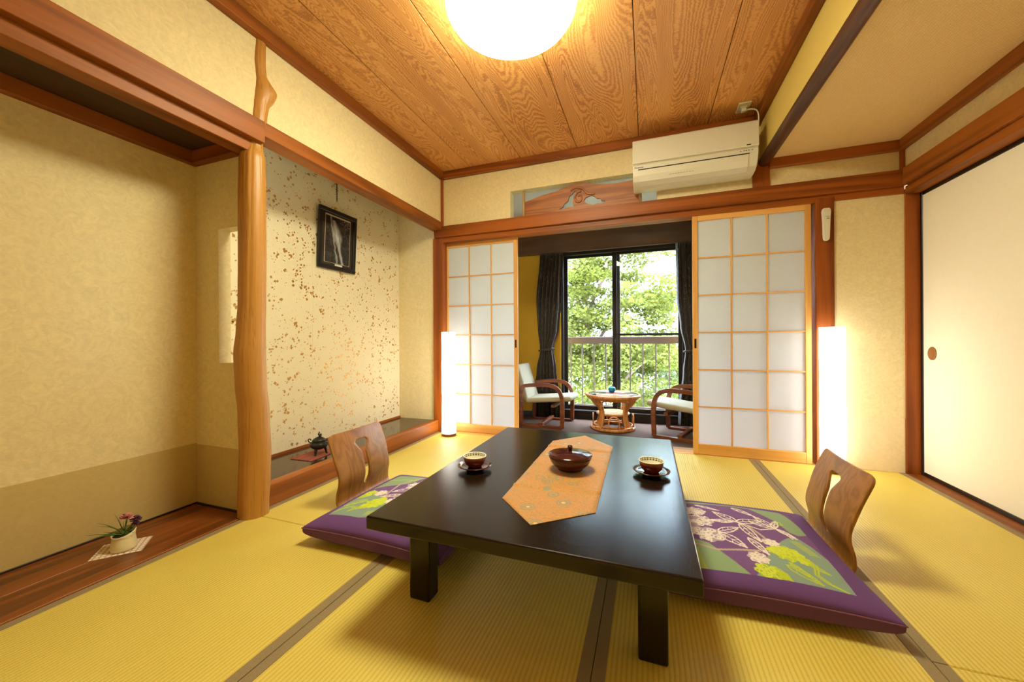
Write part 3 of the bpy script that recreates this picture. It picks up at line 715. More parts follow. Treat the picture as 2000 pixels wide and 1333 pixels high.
# ------------------------------------------------------------------ printed cushions
import numpy as np
def cushion_mesh(N=300, a=.325, b=.335):
    def sm(t): return t
    g = np.linspace(-1, 1, N + 1); U, V = np.meshgrid(g, g, indexing='ij')
    pinch = .055
    X = a * U * (1 - pinch * (1 - V ** 2) * np.abs(U) ** 3); Y = b * V * (1 - pinch * (1 - U ** 2) * np.abs(V) ** 3)
    s = np.clip((1 - U ** 2) * (1 - V ** 2), 0, 1); wr = .0022 * np.sin(9 * U + 5 * V) * np.sin(7 * V - 4 * U) * s
    zs = .070
    Zt = zs + .058 * s ** .34 + wr; Zb = zs - .074 * s ** .17
    Zb = np.maximum(Zb, .0025)
    idx = np.arange((N + 1) ** 2).reshape(N + 1, N + 1)
    v = [tuple(p) for p in np.stack([X, Y, Zt], -1).reshape(-1, 3)]
    bidx = idx.copy(); inner = np.zeros_like(idx, bool); inner[1:-1, 1:-1] = True
    vb = np.stack([X, Y, Zb], -1)[1:-1, 1:-1].reshape(-1, 3); bidx[1:-1, 1:-1] = len(v) + np.arange(len(vb)).reshape(N - 1, N - 1)
    v += [tuple(p) for p in vb]
    q = np.stack([idx[:-1, :-1], idx[1:, :-1], idx[1:, 1:], idx[:-1, 1:]], -1).reshape(-1, 4)
    qb = np.stack([bidx[:-1, :-1], bidx[:-1, 1:], bidx[1:, 1:], bidx[1:, :-1]], -1).reshape(-1, 4)
    me = bpy.data.meshes.new('cushion_cover'); me.from_pydata(v, [], [tuple(int(k) for k in r) for r in np.concatenate([q, qb])]); me.update()
    # --- printed pattern, in cushion units
    P, Q = U * 1.25, V * 1.29
    lc = lambda c: np.array(lin(c)[:3])
    purple, green, teal, lime, white, tan = lc((112, 74, 130)), lc((132, 156, 116)), lc((128, 150, 136)), lc((176, 192, 34)), lc((226, 214, 208)), lc((180, 156, 144))
    col = np.empty(P.shape + (3,)); col[:] = lc((96, 58, 120))
    ins = (P > -1) & (P < .93) & (Q > -1.08) & (Q < .98); col[ins] = purple
    def inpoly(poly):
        r = np.zeros(P.shape, bool); n = len(poly)
        for i in range(n):
            (x1, y1), (x2, y2) = poly[i], poly[(i + 1) % n]
            c = ((y1 > Q) != (y2 > Q)) & (P < (x2 - x1) * (Q - y1) / (y2 - y1 + 1e-12) + x1); r ^= c
        return r & ins
    Gm = inpoly([(-1, -.40), (-.62, -.44), (-.48, -.50), (-.10, -1.1), (-1, -1.1)]); col[Gm] = green
    Tm = inpoly([(-.06, -1.1), (.95, -1.1), (.95, -.5), (.85, -.19), (.74, -.01), (.60, -.06), (.48, -.18), (.24, -.52)]); col[Tm] = teal
    col[inpoly([(.30, 1), (.80, 1), (.95, .62), (.95, .2), (.78, .09), (.69, .14), (.60, .50)])] = green
    col[inpoly([(-1, 1), (.30, 1), (.34, .90), (-.1, .92), (-.6, .86), (-1, .86)])] = green
    col[inpoly([(.84, 1), (.95, 1), (.95, .3)])] = lc((112, 68, 112))
    def seg(pts, w, c, mask=None):
        d = np.full(P.shape, 9.)
        for (x1, y1), (x2, y2) in zip(pts, pts[1:]):
            dx, dy = x2 - x1, y2 - y1; t = np.clip(((P - x1) * dx + (Q - y1) * dy) / (dx * dx + dy * dy + 1e-9), 0, 1)
            d = np.minimum(d, np.hypot(P - x1 - t * dx, Q - y1 - t * dy))
        m = (d < w) & ins
        if mask is not None: m &= mask
        col[m] = c
    def leaf(a, b, Wd, c, w=.0105, veins=3):
        L = math.hypot(b[0] - a[0], b[1] - a[1]); ca, sa = (b[0] - a[0]) / L, (b[1] - a[1]) / L; f = lambda u, v_: (a[0] + u * ca - v_ * sa, a[1] + u * sa + v_ * ca)
        up = [f(L * t / 12, Wd * math.sin(math.pi * (t / 12) ** .75)) for t in range(13)]; dn = [f(L * t / 12, -Wd * math.sin(math.pi * (t / 12) ** .75)) for t in range(13)]
        seg(up, w, c); seg(dn, w, c); seg([f(0, 0), f(L * .9, 0)], w * .7, c)
        for k in range(veins):
            t = .25 + .5 * k / max(1, veins - 1); seg([f(L * t, 0), f(L * (t + .1), Wd * .7)], w * .5, c); seg([f(L * t, 0), f(L * (t + .1), -Wd * .7)], w * .5, c)
    def blossom(x, y, r, c, fill, rr):
        rad = np.hypot(P - x, Q - y); ang = np.arctan2(Q - y, P - x)
        edge = r * (1 + .09 * np.cos(ang * 8))
        if fill is not None: col[(rad < edge) & ins] = fill
        for i in range(int(22 * (r / .2) ** 1.4) + 6):
            a_, q_ = rr.uniform(0, 6.3), r * math.sqrt(rr.uniform(.02, .92)); cx, cy = x + q_ * math.cos(a_), y + q_ * math.sin(a_)
            d = np.abs(np.hypot(P - cx, Q - cy) - rr.uniform(.03, .055)); m = (d < .008) & ins & (rad < edge * 1.05); col[m] = c
    rr = random.Random(11)
    pale, plime = lc((168, 148, 166)), lc((150, 172, 52))
    seg([(-1, -.42), (-.41, -.64), (.12, -.54)], .020, tan); seg([(.16, .12), (.25, -.06), (.32, -.25)], .020, tan); seg([(-.72, -.42), (-.62, -1.1)], .035, lc((160, 178, 84)), Gm)
    for b in ((-.80, .12, .26), (-.51, .16, .19), (-.43, -.26, .19), (-.53, .50, .16), (-.72, -.12, .2)): blossom(*b, white, pale, rr)
    blossom(.32, -.27, .10, white, lc((190, 172, 170)), rr); blossom(.06, -.70, .12, white, lc((190, 172, 170)), rr)
    for a, b, w_ in (((.02, .21), (-.25, .56), .075), ((.02, .21), (.40, .42), .075), ((.05, .18), (.20, -.30), .065), ((-.30, -.16), (.0, .04), .075), ((-.30, -.18), (-.02, -.52), .075), ((.06, -.24), (.21, -.60), .05),
                     ((.53, .18), (.33, .60), .06), ((.53, .18), (.72, -.04), .045), ((.08, .84), (.34, .58), .05), ((-.48, .80), (-.14, .64), .04), ((.53, .18), (.20, .30), .05), ((-.02, .22), (-.36, .22), .05), ((.50, .20), (.62, .50), .045)):
        leaf(a, b, w_, white)
    seg([(-.36, .22), (.02, .21), (.30, .08), (.53, .18), (.70, .0)], .012, white); seg([(.53, .18), (.66, -.06)], .010, white)
    for b in ((.45, -.50, .17), (.60, -.61, .085), (.30, -.47, .085)): blossom(*b, lc((196, 208, 50)), lime, rr)
    blossom(.10, -.96, .14, lc((198, 210, 60)), plime, rr); blossom(.24, -1.0, .07, lime, plime, rr)
    for a, b, w_ in (((.35, -.76), (.64, -1.04), .06), ((.20, -.86), (.32, -1.08), .03), ((.62, -.66), (.80, -.80), .03), ((.40, -.70), (.56, -.96), .03)): leaf(a, b, w_, lime, .009, 2)
    for dx in (0, .035): seg([(.60 + dx, -.58), (.68 + dx, -.66), (.62 + dx, -.86), (.70 + dx, -.98), (.86, -1.07)], .010, lime)
    for k in range(4): seg([(.60 + .035 * k, -.12), (.74 + .035 * k, -.42)], .007, lime, Tm)
    seg([(.55, .44), (.60, .36), (.68, .38), (.66, .48), (.57, .46)], .010, lime)
    ca = me.color_attributes.new('col', 'FLOAT_COLOR', 'POINT'); full = np.ones((len(v), 4)); full[:, :3] = lc((96, 58, 120)); full[:(N + 1) ** 2, :3] = col.reshape(-1, 3)
    ca.data.foreach_set('color', full.ravel())
    return me
cm = cushion_mesh(); cm.materials.append(M['cushion'])
for p in cm.polygons: p.use_smooth = True
def seam_pts(a=.325, b=.335):
    out = []
    for (u0, v0), (u1, v1) in (((-1, -1), (1, -1)), ((1, -1), (1, 1)), ((1, 1), (-1, 1)), ((-1, 1), (-1, -1))):
        for i in range(24):
            t = i / 24; U, V = u0 + (u1 - u0) * t, v0 + (v1 - v0) * t
            out.append((a * U * (1 - .055 * (1 - V * V) * abs(U) ** 3), b * V * (1 - .055 * (1 - U * U) * abs(V) ** 3), .070))
    return out
SEAM = plain('plum_piping', (124, 76, 112), .8)
def cushion(x, y, rz, label):
    c = empty('floor_cushion', (x, y, .0), rz, label, 'cushion', 'printed floor cushions')
    link('cover', cm, None, c); tube('seam', seam_pts(), .0022, SEAM, c, 6, True)
    c.location.z = .001
cushion(.325, 1.648, R(2), 'plum floor cushion with lime and white flowers on the ivory door side of the table')
cushion(-1.035, 1.500, R(-91), 'plum floor cushion with leaf print on the alcove side of the table')

# ------------------------------------------------------------------ legless chairs
def zaisu_mesh():
    prof = curve_pts([(-.30, .0, .007), (-.16, 0, .007), (-.05, 0, .009), (-.008, 0, .030), (-.006, 0, .075), (-.022, 0, .130), (-.020, 0, .180), (.002, 0, .262), (.038, 0, .352), (.046, 0, .373)], 10)
    ds = [0]
    for p, q in zip(prof, prof[1:]): ds.append(ds[-1] + (q - p).length)
    tot = ds[-1]
    def at(s):
        for k in range(len(ds) - 1):
            if ds[k] <= s <= ds[k + 1] + 1e-9: return prof[k].lerp(prof[k + 1], (s - ds[k]) / (ds[k + 1] - ds[k]))
        return prof[-1]
    n = 96; rows = []
    s0 = tot - .395                      # where the upright part leaves the seat
    for i in range(n + 1):
        s = tot * i / n; p = at(s); d = tot - s            # d: distance below the top edge
        hw = .198 - .007 * math.exp(-((d - .215) / .07) ** 2)
        if d < .035: hw -= .035 - math.sqrt(max(0, .035 ** 2 - (.035 - d) ** 2))
        # slot: wide wedge, neck, then a slit
        def ip(tab, x):
            for (a, b), (c, e) in zip(tab, tab[1:]):
                if a <= x <= c: return b + (e - b) * (x - a) / (c - a)
            return tab[0][1] if x < tab[0][0] else tab[-1][1]
        cw = ip([(.064, .034), (.070, .046), (.078, .045), (.128, .017), (.14, .0155), (.275, .016), (.295, .014), (.306, .007)], d)
        rows.append((p, d, hw, cw))
    nl, nc = 9, 3; cols = nl * 2 + nc; v, f = [], []
    for p, d, hw, cw in rows:
        ts = [-hw + (hw - cw) * i / nl for i in range(nl)] + [-cw + 2 * cw * i / nc for i in range(nc)] + [cw + (hw - cw) * i / nl for i in range(nl + 1)]
        for t in ts: v.append((p.x + .35 * t * t * min(1, max(0, (.33 - d) / .15)), t, p.z))
    m = cols + 1
    for k in range(n):
        dm = (rows[k][1] + rows[k + 1][1]) / 2
        for c in range(cols):
            if .064 < dm < .306 and nl <= c < nl + nc: continue
            f.append((k * m + c, k * m + c + 1, (k + 1) * m + c + 1, (k + 1) * m + c))
    me = bpy.data.meshes.new('shell'); me.from_pydata(v, [], f); me.update()
    for p in me.polygons: p.use_smooth = True
    return me
zm = zaisu_mesh(); zm.materials.append(M['chairwood'])
def zaisu(x, y, rz, label):
    c = empty('legless_chair', (x, y, 0), rz, label, 'chair', 'legless floor chairs')
    o = link('bent_shell', zm, None, c); s = o.modifiers.new('thick', 'SOLIDIFY'); s.thickness = .0125; s.offset = 0
    b = o.modifiers.new('edge', 'BEVEL'); b.width = .003; b.segments = 2; b.limit_method = 'ANGLE'; b.angle_limit = R(50)
zaisu(.690, 1.857, 0, 'wooden legless chair behind the cushion on the ivory door side')
zaisu(-1.482, 1.668, R(180), 'wooden legless chair behind the cushion on the alcove side')

# ------------------------------------------------------------------ alcove ornaments
pf = empty('framed_photograph', (XT + .012, 2.296, 1.640), 0, 'black framed waterfall photograph hanging on the gold flake paper', 'picture')
pf.rotation_euler = (0, R(3), 0)
fw2, fh2, fb = .1875, .230, .032
for a, b in (((0, -fw2, fh2 - fb), (.020, fw2, fh2)), ((0, -fw2, -fh2), (.020, fw2, -fh2 + fb)), ((0, -fw2, -fh2 + fb), (.020, -fw2 + fb, fh2 - fb)), ((0, fw2 - fb, -fh2 + fb), (.020, fw2, fh2 - fb))):
    box('frame_moulding', a, b, 'black', pf, .003)
box('mount_board', (.002, -fw2 + fb, -fh2 + fb), (.008, fw2 - fb, fh2 - fb), plain('charcoal_mount', (46, 36, 30), .7), pf, 0)
pw, phh = .122, .176
box('inner_fillet', (.008, -pw - .004, -phh - .002), (.0088, pw + .004, phh + .012), plain('ivory_fillet', (226, 208, 176), .7), pf, 0)
def photo():
    nx, nz = 90, 130; v, f, c = [], [], []
    for j in range(nz + 1):
        for i in range(nx + 1):
            y, z = i / nx, j / nz; v.append((.0092, -pw + 2 * pw * y, -phh + 2 * phh * z))
            n1 = noise.noise(Vector((y * 7, z * 9, 1))); n2 = noise.noise(Vector((y * 26, z * 26, 4))); n3 = noise.noise(Vector((y * 40, z * 8, 9)))
            g = .035 + .05 * max(0, n1) + .06 * max(0, n2)
            cx = .27 + .42 * (1 - z) + .03 * n1                                  # the fall
            w = .07 + .16 * math.exp(-((z - .62) / .2) ** 2)
            g += max(0, 1 - abs(y - cx - .02) / w) * (.55 + .3 * n3) * (1 if z < .93 else 0)
            cx2 = .26 + .30 * (1 - z) + .05 * n1
            g += max(0, 1 - abs(y - cx2 + .07) / .05) * (.35 + .3 * n3)
            if z > .80 and y > .55: g += .7 * max(0, n2 + .15 + (z - .9) * 3) * (y - .4)
            g = min(.85, max(.015, g)); c += [g * 1.0, g * .97, g * .98, 1]
    for j in range(nz):
        for i in range(nx): a = j * (nx + 1) + i; f.append((a, a + 1, a + nx + 2, a + nx + 1))
    o = pyd('photo_print', v, f, 'photo', pf); ca = o.data.color_attributes.new('col', 'FLOAT_COLOR', 'POINT'); ca.data.foreach_set('color', c)
photo()
box('caption_plate', (.0085, -.022, -phh - .019), (.0098, .052, -phh - .006), 'porcelain', pf, 0)
pyd('glass_pane', [(.0115, -fw2 + fb, -fh2 + fb), (.0115, fw2 - fb, -fh2 + fb), (.0115, fw2 - fb, fh2 - fb), (.0115, -fw2 + fb, fh2 - fb)], [(0, 1, 2, 3)], 'glass', pf)
ch = empty('picture_hanger', (XT + .022, 2.288, 0), 0, 'black chain hook hanging above the waterfall photograph', 'hook')
for k in range(10):
    z = 1.960 + .0185 * k
    pts = [(0 if k % 2 else .0045 * math.cos(t), .0045 * math.cos(t) if k % 2 else 0, z + .0125 * math.sin(t)) for t in [2 * math.pi * i / 12 for i in range(12)]]
    tube('chain_link', pts, .0021, 'black', ch, 6, True)
for s in (-1, 1): tube('string', [(0, 0, 1.950), (.004, s * .07, 1.868)], .0007, 'bamboo', ch, 5)
# incense burner
im = empty('woven_mat', (-2.075, 1.893, .1045), R(3), 'red brown striped mat under the bronze incense burner', 'mat')
box('weave', (-.085, -.122, 0), (.085, .122, .004), 'redmat', im, .001)
ib = empty('incense_burner', (-2.055, 1.900, .1085), R(20), 'small dark bronze tripod incense burner on the red mat', 'incense burner')
lathe('bowl', [(0, .034), (.025, .035), (.044, .044), (.054, .058), (.055, .068), (.048, .078), (.044, .080), (.047, .083), (.043, .086), (0, .086)], 'bronze', ib, 28)
lathe('lid', [(.043, .0862), (.040, .096), (.030, .106), (.018, .112), (.008, .115), (0, .116)], 'bronze', ib, 24)
tube('finial', curve_pts([(0, 0, .112), (.004, .002, .122), (-.003, 0, .131), (.002, .001, .141), (0, 0, .149)], 5), [.007 - .00022 * i for i in range(21)], 'bronze', ib, 8)
tube('finial', curve_pts([(.004, .004, .112), (.010, .010, .122), (.006, .014, .130), (.001, .010, .127)], 5), .0035, 'bronze', ib, 7)
for k in range(3):
    a = k * 2.094 + .5
    tube('leg', curve_pts([(.034 * math.cos(a), .034 * math.sin(a), .046), (.040 * math.cos(a), .040 * math.sin(a), .026), (.042 * math.cos(a), .042 * math.sin(a), .012), (.048 * math.cos(a), .048 * math.sin(a), .0)], 4), [.010, .0098, .0094, .009, .0085, .008, .0076, .0072, .007, .0068, .0066, .0066, .0068], 'bronze', ib, 8)
for s in (-1, 1):
    tube('ear_handle', curve_pts([(s * .048, 0, .074), (s * .066, 0, .080), (s * .072, 0, .094), (s * .060, 0, .100), (s * .052, 0, .090)], 5), .0036, 'bronze', ib, 7)
# potted flowers on a checked cloth
mm = empty('checked_cloth', (-2.052, .908, .0042), R(49), 'small white checked cloth under the flower pot', 'cloth')
bm = bmesh.new()
add_box(bm, (-.078, -.068, 0), (.078, .068, .002), .0004); bm_obj('cloth_sheet', bm, 'checked', mm)
fp = empty('flower_pot', (-2.035, .905, .0066), R(20), 'cream pot with grassy leaves and pink and purple flowers on the checked cloth', 'flower pot')
po = lathe('pot', [(0, .003), (.026, .003), (.028, .0), (.034, .002), (.0355, .010), (.034, .024), (.031, .040), (.0305, .050), (.033, .062), (.0305, .063), (.028, .050), (.028, .046), (0, .046)], 'potwhite', fp, 36)
for v in po.data.vertices:
    if v.co.z > .045: v.co.z += .010 * (v.co.y / .03) * ((v.co.z - .045) / .018)
lathe('soil', [(.029, .050), (.02, .053), (0, .055)], 'soil', fp, 24, cap=False)
rl = random.Random(5)
for k in range(15):
    a = R(185) + rl.uniform(-1.25, 1.25) if k < 11 else rl.uniform(-1, 1.6); L = rl.uniform(.06, .105) if k < 11 else rl.uniform(.04, .06); e = rl.uniform(.15, 1.15)
    p = [(0, 0, .052)] + [(L * t * math.cos(a) * math.cos(e * (1 - .25 * t)), L * t * math.sin(a) * math.cos(e * (1 - .25 * t)), .052 + L * t * math.sin(e) * (1.05 - .35 * t)) for t in (.35, .7, 1)]
    c = curve_pts(p, 4); tube('leaf_blade', c, [.0022 * (1 - .85 * i / (len(c) - 1)) for i in range(len(c))], 'leafgreen', fp, 5)
def bloom(cx, cy, cz, r, mat):
    tube('stem', curve_pts([(0.004, .004, .05), (cx * .6, cy * .6, cz * .8), (cx, cy, cz)], 4), .0014, 'leafgreen', fp, 5)
    v, f = [], []; rb = random.Random(int(cx * 1e4))
    for k in range(16):
        a = k * 2.4; e = .1 + 1.3 * k / 16; n = len(v); d = Vector((math.cos(a) * math.cos(e), math.sin(a) * math.cos(e), math.sin(e))); s = d.cross(Vector((0, 0, 1))).normalized(); u = s.cross(d)
        for t, w in ((.25, .25), (.7, .5), (1.0, .38), (1.05, 0)):
            for q in (-1, 1): v.append(Vector((cx, cy, cz)) + d * r * t + s * (q * w * r * .9) + u * (r * .25 * (1 - t) + rb.uniform(-.1, .1) * r))
        for i in range(3): f.append((n + 2 * i, n + 2 * i + 1, n + 2 * i + 3, n + 2 * i + 2))
    o = pyd('blossom', [tuple(p) for p in v], f, mat, fp, True); o.modifiers.new('t', 'SOLIDIFY').thickness = .001
fp.scale = (1.15, 1.15, 1.15)
bloom(-.002, .012, .102, .021, 'pinkpetal'); bloom(.010, .032, .086, .018, 'purplepetal'); bloom(.020, .022, .078, .012, 'purplepetal')

# ------------------------------------------------------------------ sunroom beyond the doors
ef = struct(box('sunroom_floor', (-2.4, YB + .10, ZE - .03), (2.0, YW + .02, ZE), 'carpet', None, 0), 'dark brown loop carpet of the sunroom')
ws = struct(empty('wall_sunroom'), 'mustard and grey walls of the sunroom')
box('window_wall_plaster', (-2.4, YW, ZE - .02), (-.985, YW + .14, 2.02), 'yellow_plaster', ws, 0)
box('window_wall_plaster', (.385, YW, ZE - .02), (2.0, YW + .14, 2.02), 'yellow_plaster', ws, 0)
box('window_wall_plaster', (-2.4, YW, 2.02), (2.0, YW + .14, 2.5), 'white_plaster', ws, 0)
box('end_wall', (-2.45, YB + .09, ZE), (-2.40, YW + .02, 2.5), 'yellow_plaster', ws, 0)
box('end_wall', (2.0, YB + .09, ZE), (2.05, YW + .02, 2.5), 'yellow_plaster', ws, 0)
box('sunroom_ceiling', (-2.45, YB + .09, 2.30), (2.05, YW + .14, 2.34), 'white_plaster', ws, 0)
box('partition_back', (1.168, YB + .09, ZE), (2.05, YB + .12, 2.3), 'white_plaster', ws, 0)
box('partition_back', (-2.45, YB + .101, ZE), (-1.90, YB + .13, 2.3), 'white_plaster', ws, 0)
trim((-2.4, YW - .04, 1.90), (2.0, YW, 2.30), wood('dark_header_wood', (58, 34, 18), (92, 56, 30), 'X', 2, .4), 'dark wooden header over the sunroom window')
trim((-2.4, YW - .012, ZE), (2.0, YW, ZE + .06), 'black', 'dark skirting under the sunroom window')
w1 = struct(empty('window_1'), 'dark aluminium sliding window of the sunroom')
wx0, wx1, wz0, wz1 = -.985, .385, .0, 1.90
box('frame', (wx0, YW + .02, wz0), (wx0 + .028, YW + .13, wz1), 'alu', w1, .002); box('frame', (wx1 - .028, YW + .02, wz0), (wx1, YW + .13, wz1), 'alu', w1, .002)
box('frame', (wx0, YW + .02, wz1 - .03), (wx1, YW + .13, wz1 + .02), 'alu', w1, .002); box('frame', (wx0, YW - .01, ZE), (wx1, YW + .13, wz0 + .02), 'alu', w1, .002)
def sash(x0, x1, y, mid=None):
    s = .050; z0, z1 = wz0 + .02, wz1 - .028
    p = box('sash_stile', (x0, y, z0), (x0 + s, y + .026, z1), 'alu', w1, .002); box('sash_stile', (x1 - s, y, z0), (x1, y + .026, z1), 'alu', w1, .002)
    box('sash_rail', (x0 + s, y, z0), (x1 - s, y + .026, z0 + .045), 'alu', w1, .002); box('sash_rail', (x0 + s, y, z1 - .03), (x1 - s, y + .026, z1), 'alu', w1, .002)
    if mid: box('sash_rail', (x0 + s, y, mid - .012), (x1 - s, y + .026, mid + .012), 'alu', w1, .002)
    for a, b in (((z0 + .045, mid - .012), (mid + .012, z1 - .03)) if mid else ((z0 + .045, z1 - .03),)):
        pyd('glass_pane', [(x0 + s, y + .013, a), (x1 - s, y + .013, a), (x1 - s, y + .013, b), (x0 + s, y + .013, b)], [(0, 1, 2, 3)], 'glass', w1)
sash(wx0 + .02, -.300, YW + .085); sash(-.385, wx1 - .02, YW + .045, .915)
box('crescent_lock', (-.352, YW + .030, .80), (-.330, YW + .046, .87), 'alu', w1, .003)
# curtains
def curtain(name, outline, y, label, ph):
    t = empty(name, (0, y, 0), 0, label, 'curtain', 'dark brown curtains')
    nz, nx = 60, 72; v, f = [], []; zs = [ZE + .02 + (1.885 - ZE - .02) * j / nz for j in range(nz + 1)]
    def ip(z, k):
        for a, b in zip(outline, outline[1:]):
            if a[0] <= z <= b[0]:
                q = (z - a[0]) / (b[0] - a[0]); q = q * q * (3 - 2 * q); return a[k] + (b[k] - a[k]) * q
        return outline[0][k] if z < outline[0][0] else outline[-1][k]
    for z in zs:
        l, r = ip(z, 1), ip(z, 2)
        for i in range(nx + 1):
            q = i / nx; v.append((l + (r - l) * q + .004 * math.sin(q * 40 + z * 3), .026 * math.sin(q * 2 * math.pi * 6.5 + ph + .5 * math.sin(z * 1.5)) + .008 * math.sin(q * 31 + z * 2), z))
    for j in range(nz):
        for i in range(nx): a = j * (nx + 1) + i; f.append((a, a + 1, a + nx + 2, a + nx + 1))
    o = pyd('drape', v, f, 'curtain', t, True); o.modifiers.new('t', 'SOLIDIFY').thickness = .002
    l, r = ip(.74, 1), ip(.74, 2)
    ring = [((l + r) / 2 + ((r - l) / 2 + .006) * math.cos(a), .042 * math.sin(a), .74 + .012 * math.cos(a)) for a in [2 * math.pi * i / 24 for i in range(24)]]
    tube('tieback', ring, .012, 'curtain', t, 8, True)
yc = YW - .085
curtain('curtain', [(-.06, -1.325, -.985), (.15, -1.315, -.985), (.5, -1.27, -1.02), (.74, -1.225, -1.055), (1.0, -1.25, -.985), (1.3, -1.262, -.953), (1.885, -1.212, -.935)], yc, 'dark brown tied curtain beside the mustard wall', 0)
curtain('curtain', [(-.06, .30, .66), (.15, .305, .66), (.5, .345, .63), (.74, .37, .60), (1.0, .325, .63), (1.3, .295, .64), (1.885, .287, .64)], yc, 'dark brown tied curtain half hidden by the paper door with the lamp', 2)
# rattan table with a glass top
rt = empty('rattan_table', (-.350, 4.075, ZE), 0, 'round rattan table with a glass top in the sunroom', 'table')
TH = .372
def ring(name, r, z, th, mat='rattan', par=rt):
    return tube(name, [(r * math.cos(a), r * math.sin(a), z) for a in [2 * math.pi * i / 40 for i in range(40)]], th, mat, par, 10, True)
ring('top_ring', .268, TH - .018, .017); ring('top_ring', .248, TH - .042, .010); ring('base_ring', .212, .018, .018); ring('base_ring', .195, .045, .009); ring('shelf_ring', .158, .165, .013)
lathe('glass_top', [(0, TH - .006), (.252, TH - .006), (.252, TH), (0, TH)], 'tableglass', rt, 48)
lathe('shelf', [(0, .166), (.150, .166), (.154, .172), (.150, .178), (0, .178)], wood('pale_cane_shelf', (196, 150, 92), (226, 186, 128), 'X', 3, .4), rt, 40)
for k in range(4):
    a0 = R(45 + 90 * k + 8)
    for dlt in (-.17, 0, .17):
        pts = []
        for r, z in ((.258, TH - .03), (.225, TH - .075), (.180, TH - .14), (.166, .19), (.172, .11), (.206, .022)): pts.append((r * math.cos(a0 + dlt * (.6 + .4 * abs(z - .18) / .18)), r * math.sin(a0 + dlt * (.6 + .4 * abs(z - .18) / .18)), z))
        tube('leg_cane', curve_pts(pts, 5), .0135, 'rattan', rt, 8)
    o = box('binding', (-.02, -.045, -.02), (.02, .045, .02), 'rattan', rt, .008, 2); o.location = (.207 * math.cos(a0), .207 * math.sin(a0), .026); o.rotation_euler = (0, 0, a0)
for k in range(4):
    a0 = R(90 * k + 8)
    arch = [(.203, s * .052, z) for s, z in ((-1, .03), (-1, .10), (-.85, .13), (-.5, .150), (0, .157), (.5, .150), (.85, .13), (1, .10), (1, .03))]
    o = tube('arch_cane', curve_pts(arch, 4), .0075, 'rattan', rt, 8); o.rotation_euler = (0, 0, a0)
    arc = [(.245, s * .12, z) for s, z in ((-1, TH - .12), (-.95, TH - .075), (-.75, TH - .055), (0, TH - .05), (.75, TH - .055), (.95, TH - .075), (1, TH - .12))]
    o = tube('arch_cane', curve_pts([(x - .045 * (abs(y) / .12) ** 2 - (.03 if z < TH - .1 else 0), y, z) for x, y, z in arc], 4), .009, 'rattan', rt, 8); o.rotation_euler = (0, 0, a0)
am = empty('small_mat', (-.335, 4.09, ZE + TH + .0005), R(10), 'small brown mat on the glass table top', 'mat')
box('mat_sheet', (-.085, -.06, 0), (.085, .06, .004), 'redmat', am, .001)
bb = empty('glass_ashtray', (-.362, 4.10, ZE + TH + .0052), 0, 'turquoise round glass ashtray on the small brown mat', 'ashtray')
lathe('glass_bowl', [(0, .003), (.022, .0), (.034, .012), (.040, .030), (.036, .048), (.026, .058), (.022, .058), (.031, .046), (.034, .03), (.028, .014), (0, .008)], 'ashblue', bb, 32)
# bentwood armchairs
def armchair(x, y, rz, label):
    """faces local +X, stands on z = 0"""
    c = empty('armchair', (x, y, ZE), rz, label, 'armchair', 'bentwood armchairs in the sunroom')
    for s in (-1, 1):
        fy = s * .215
        loop = curve_pts([(.185, fy, .012), (.190, fy, .20), (.185, fy, .32), (.150, fy, .405), (.08, fy, .448), (-.02, fy, .457), (-.16, fy, .449), (-.235, fy, .437), (-.262, fy, .41), (-.268, fy, .30), (-.272, fy, .012)], 6)
        tube('side_frame', loop, .02, 'bent', c, 4, False, (.040, .024))
        tube('floor_runner', [(-.272, fy, .012), (0, fy, .012), (.185, fy, .012)], .012, 'bent', c, 4, False, (.040, .024))
    box('stretcher', (-.07, -.215, .018), (-.03, .215, .052), 'bent', c, .003)
    box('stretcher', (.06, -.20, .215), (.10, .20, .245), 'bent', c, .003)
    st = bmesh.new(); add_box(st, (-.235, -.185, -.028), (.275, .185, .028), .024, 4); o = bm_obj('seat_cushion', st, 'upholstery', c, True); o.location = (0, 0, .292); o.rotation_euler = (0, R(-5), 0)
    bk = bmesh.new(); add_box(bk, (-.028, -.185, 0), (.028, .185, .42), .024, 4); o = bm_obj('back_cushion', bk, 'upholstery', c, True); o.location = (-.225, 0, .262); o.rotation_euler = (0, R(-17), 0)
armchair(-1.02, 4.080, R(-3), 'bentwood armchair with pale fabric beside the mustard wall')
armchair(.300, 3.985, R(160), 'bentwood armchair with pale fabric half hidden by the paper door')

